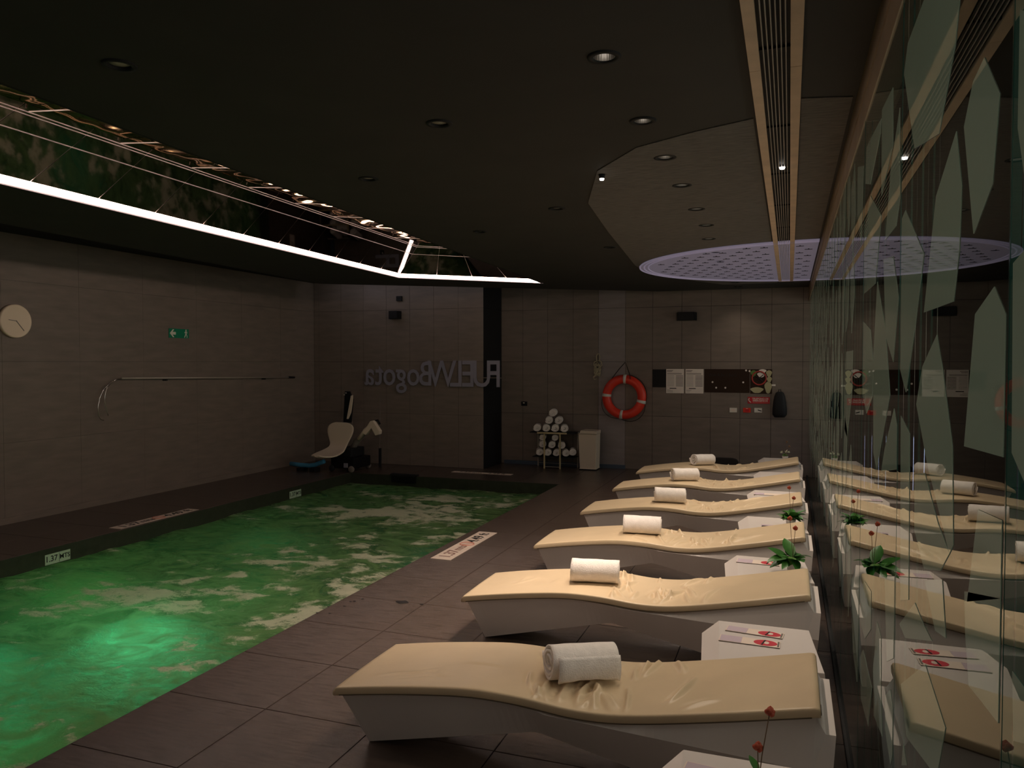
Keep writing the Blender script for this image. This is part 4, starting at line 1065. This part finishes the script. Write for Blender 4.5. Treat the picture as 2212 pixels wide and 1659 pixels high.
# ---------------------------------------------------------------- towel rack
rk = thing('towel_rack', 'low metal rack with thin legs and pale wooden front rail against the back wall', 'rack', (-3.55, 11.85, 0))
for (x, y) in ((-.125, -.15), (.135, -.15), (-.32, .14), (.35, .14)):
    MB().box(x - .011, x + .011, y - .011, y + .011, 0, .565).obj('leg', M['wooden'] if y < 0 else M['steel'], rk, bevel=.002)
bev_box(-.38, .38, -.13, .15, .562, .578, M['dark'], 'top_shelf', rk, .002)
bev_box(-.245, .245, -.165, -.145, .555, .582, M['wooden'], 'front_rail', rk, .003)
bev_box(-.33, .36, -.14, .15, .175, .187, M['dark'], 'lower_shelf', rk, .002)
MB().tube([(-.125, -.15, .03), (.135, -.15, .03)], .006, 6).obj('crossbar', M['steel'], rk)
MB().tube([(-.32, .14, .05), (.35, .14, .05)], .006, 6).obj('crossbar', M['steel'], rk)
small = spiral_towel(33, 0.062, .30, False)
D_ = Matrix.Identity(4)
def rt(x, z, lb, s=1.0, y=11.84, rx=0):
    o = tag(link('rolled_towel', small, None, (x, y, z), (rx, 0, R(106) + random.uniform(-.08, .08))), lb, 'towel', 'rolled towels piled on the rack'); o.scale = (.78, s, s)
random.seed(3); r1 = .074
top0 = .578 + r1 * .95
for k, (x, z, lb) in enumerate([(-3.835, top0, 'rolled towel at the left end of the bottom row on top of the rack'), (-3.685, top0, 'rolled towel second from left in the bottom row on top of the rack'),
                                (-3.535, top0, 'rolled towel third from left in the bottom row on top of the rack'), (-3.385, top0, 'rolled towel at the right end of the bottom row on top of the rack'),
                                (-3.64, top0 + .125, 'rolled towel left in the middle row of the pile on the rack'), (-3.475, top0 + .125, 'rolled towel right in the middle row of the pile on the rack'),
                                (-3.57, top0 + .245, 'rolled towel crowning the pile on the rack')]):
    rt(x, z, lb)
low0 = .187 + r1 * .95
for k, (x, z, lb) in enumerate([(-3.80, low0, 'rolled towel at the far left of the bottom row under the rack top'), (-3.655, low0, 'rolled towel second from left of the bottom row under the rack top'),
                                (-3.51, low0, 'rolled towel in the middle of the bottom row under the rack top'), (-3.365, low0, 'rolled towel fourth from left of the bottom row under the rack top'),
                                (-3.245, low0 + .02, 'loose rolled towel at the right end of the lower shelf'), (-3.75, low0 + .13, 'rolled towel left in the second row on the lower shelf'),
                                (-3.59, low0 + .125, 'rolled towel middle of the second row on the lower shelf'), (-3.43, low0 + .12, 'rolled towel right in the second row on the lower shelf'),
                                (-3.74, low0 + .24, 'rolled towel at upper left just beneath the rack top'), (-3.54, low0 + .24, 'rolled towel upper middle just beneath the rack top')]):
    rt(x, z, lb, .93 if z < low0 + .2 else .85)

bn = thing('laundry_bin', 'tall pale bin with lid standing right of the towel rack', 'bin', (-2.97, 11.85, 0))
MB().add([(-.13, -.13, .02), (.13, -.13, .02), (.13, .13, .02), (-.13, .13, .02), (-.15, -.14, .57), (.14, -.14, .57), (.14, .14, .57), (-.15, .14, .57)], BF).obj('body', M['bin'], bn, bevel=.008)
MB().prism([(-.14, .572), (.145, .572), (.145, .62), (-.11, .625)], .29, 'y', -.145).obj('lid', M['bin'], bn, bevel=.006)
bev_box(-.135, .135, -.135, .135, 0, .02, M['dark'], 'foot', bn, .003)
MB().tube([(-.14, -.15, .60), (-.16, -.15, .57)], .006, 6).obj('hinge', M['chrome'], bn, True)

# ---------------------------------------------------------------- pool lift
pl = thing('pool_lift', 'pool access lift with white moulded seat, dark base and white actuator arm', 'pool lift', (-6.60, 10.5, 0))
bev_box(-.10, .32, -.25, .25, .05, .22, M['blackgloss'], 'base', pl, .02)
bev_box(-.02, .24, -.2, .2, .22, .36, M['dark'], 'battery_box', pl, .02)
for (x, y) in ((-.08, -.25), (.27, -.25), (-.08, .25), (.27, .25)):
    MB().lathe([(.005, -.02), (.04, -.02), (.05, -.01), (.05, .01), (.04, .02), (.005, .02)], 18).tf(Matrix.Translation((x, y, .05)) @ Matrix.Rotation(R(90), 4, 'X')).obj('wheel', M['inkgrey'] if x > 0 else M['dark'], pl, True)
bev_box(.14, .21, -.262, -.25, .07, .14, M['letter'], 'plate', pl, .003)
# seat shell
vv = []; NXs = 14
prof = [(-.50, .285, .04), (-.47, .265, .14), (-.38, .26, .22), (-.25, .285, .24), (-.12, .315, .21), (-.04, .35, .17), (.0, .40, .16), (.02, .47, .19), (.03, .54, .23), (.045, .62, .26), (.06, .69, .255), (.07, .735, .20), (.075, .757, .10)]
for (xx, z, hw) in prof:
    for i in range(NXs + 1):
        s = -1 + 2 * i / NXs; vv.append((xx, s * hw, z + .02 * s * s * (1 if z < .36 else 0)))
st_ = MB().add(vv, [(j * (NXs + 1) + i, j * (NXs + 1) + i + 1, (j + 1) * (NXs + 1) + i + 1, (j + 1) * (NXs + 1) + i) for j in range(len(prof) - 1) for i in range(NXs)])
st_.tf(Matrix.Translation((-.02, -.16, 0)) @ Matrix.Rotation(R(84), 4, 'Z'))
so = st_.obj('seat_shell', M['bin'], pl, True); md = so.modifiers.new('t', 'SOLIDIFY'); md.thickness = .022
ms_ = so.modifiers.new('s', 'SUBSURF'); ms_.levels = 1; ms_.render_levels = 1
MB().box(-.06, .04, -.05, .05, .3, .34).obj('seat_mount', M['dark'], pl)
MB().tube([(.12, 0, .3), (.22, -.02, .45), (.36, -.05, .58), (.42, -.05, .62)], [.05, .05, .045, .04], 10).obj('boom', M['inkgrey'], pl, True)
MB().tube([(.3, -.08, .5), (.42, -.09, .64), (.50, -.09, .70)], .032, 12).obj('actuator', M['bin'], pl, True)
MB().prism([(.40, .60), (.53, .79), (.58, .80), (.70, .64), (.69, .59), (.62, .57), (.55, .68), (.45, .57)], .08, 'y', -.13).obj('actuator_cover', M['bin'], pl, bevel=.01)
MB().tube([(.56, -.05, .79), (.62, -.05, .80), (.66, -.05, .74)], .018, 8).obj('hinge', M['blackgloss'], pl, True)
MB().prism([(-.06, .74), (-.03, 1.235), (.05, 1.235), (.11, 1.1), (.07, .74)], .05, 'y', .05).obj('mast', M['blackgloss'], pl, bevel=.008)
MB().prism([(.02, .80), (.10, 1.17), (.135, 1.18), (.13, 1.08), (.10, .90), (.05, .80)], .02, 'y', .02).obj('white_paddle', M['bin'], pl, bevel=.005)
for x in (-.03, .0): MB().lathe([(.002, -.01), (.014, -.006), (.014, .006), (.002, .01)], 12, c=(x, .04, 1.18 if x < -.01 else 1.21)).obj('bolt', M['steel'], pl, True)
MB().tube([(-.18, .5, .28), (-.17, .5, 1.09)], .006, 6).obj('rail', M['inkgrey'], pl); MB().tube([(.34, .5, .3), (.35, .5, 1.12)], .006, 6).obj('rail', M['inkgrey'], pl)
for s_ in (0, 1): MB().box(-.19 + .52 * s_, -.16 + .52 * s_, .48, .52, 0, .3).obj('rail_foot', M['dark'], pl)
nd = tag(MB().tube([(-7.40, 10.20, .095), (-7.2, 10.18, .085), (-7.03, 10.17, .085), (-6.93, 10.17, .10), (-6.80, 10.17, .15), (-6.76, 10.17, .165)], .034, 14).obj('foam_noodle', M['blue'], smooth=True), 'bent light blue foam noodle beside the pool lift base', 'pool noodle')
ndr = MB().box(-7.22, -7.12, 10.1, 10.26, 0, .05).box(-6.99, -6.9, 10.1, 10.26, 0, .058).obj('cradle', M['dark'], nd)
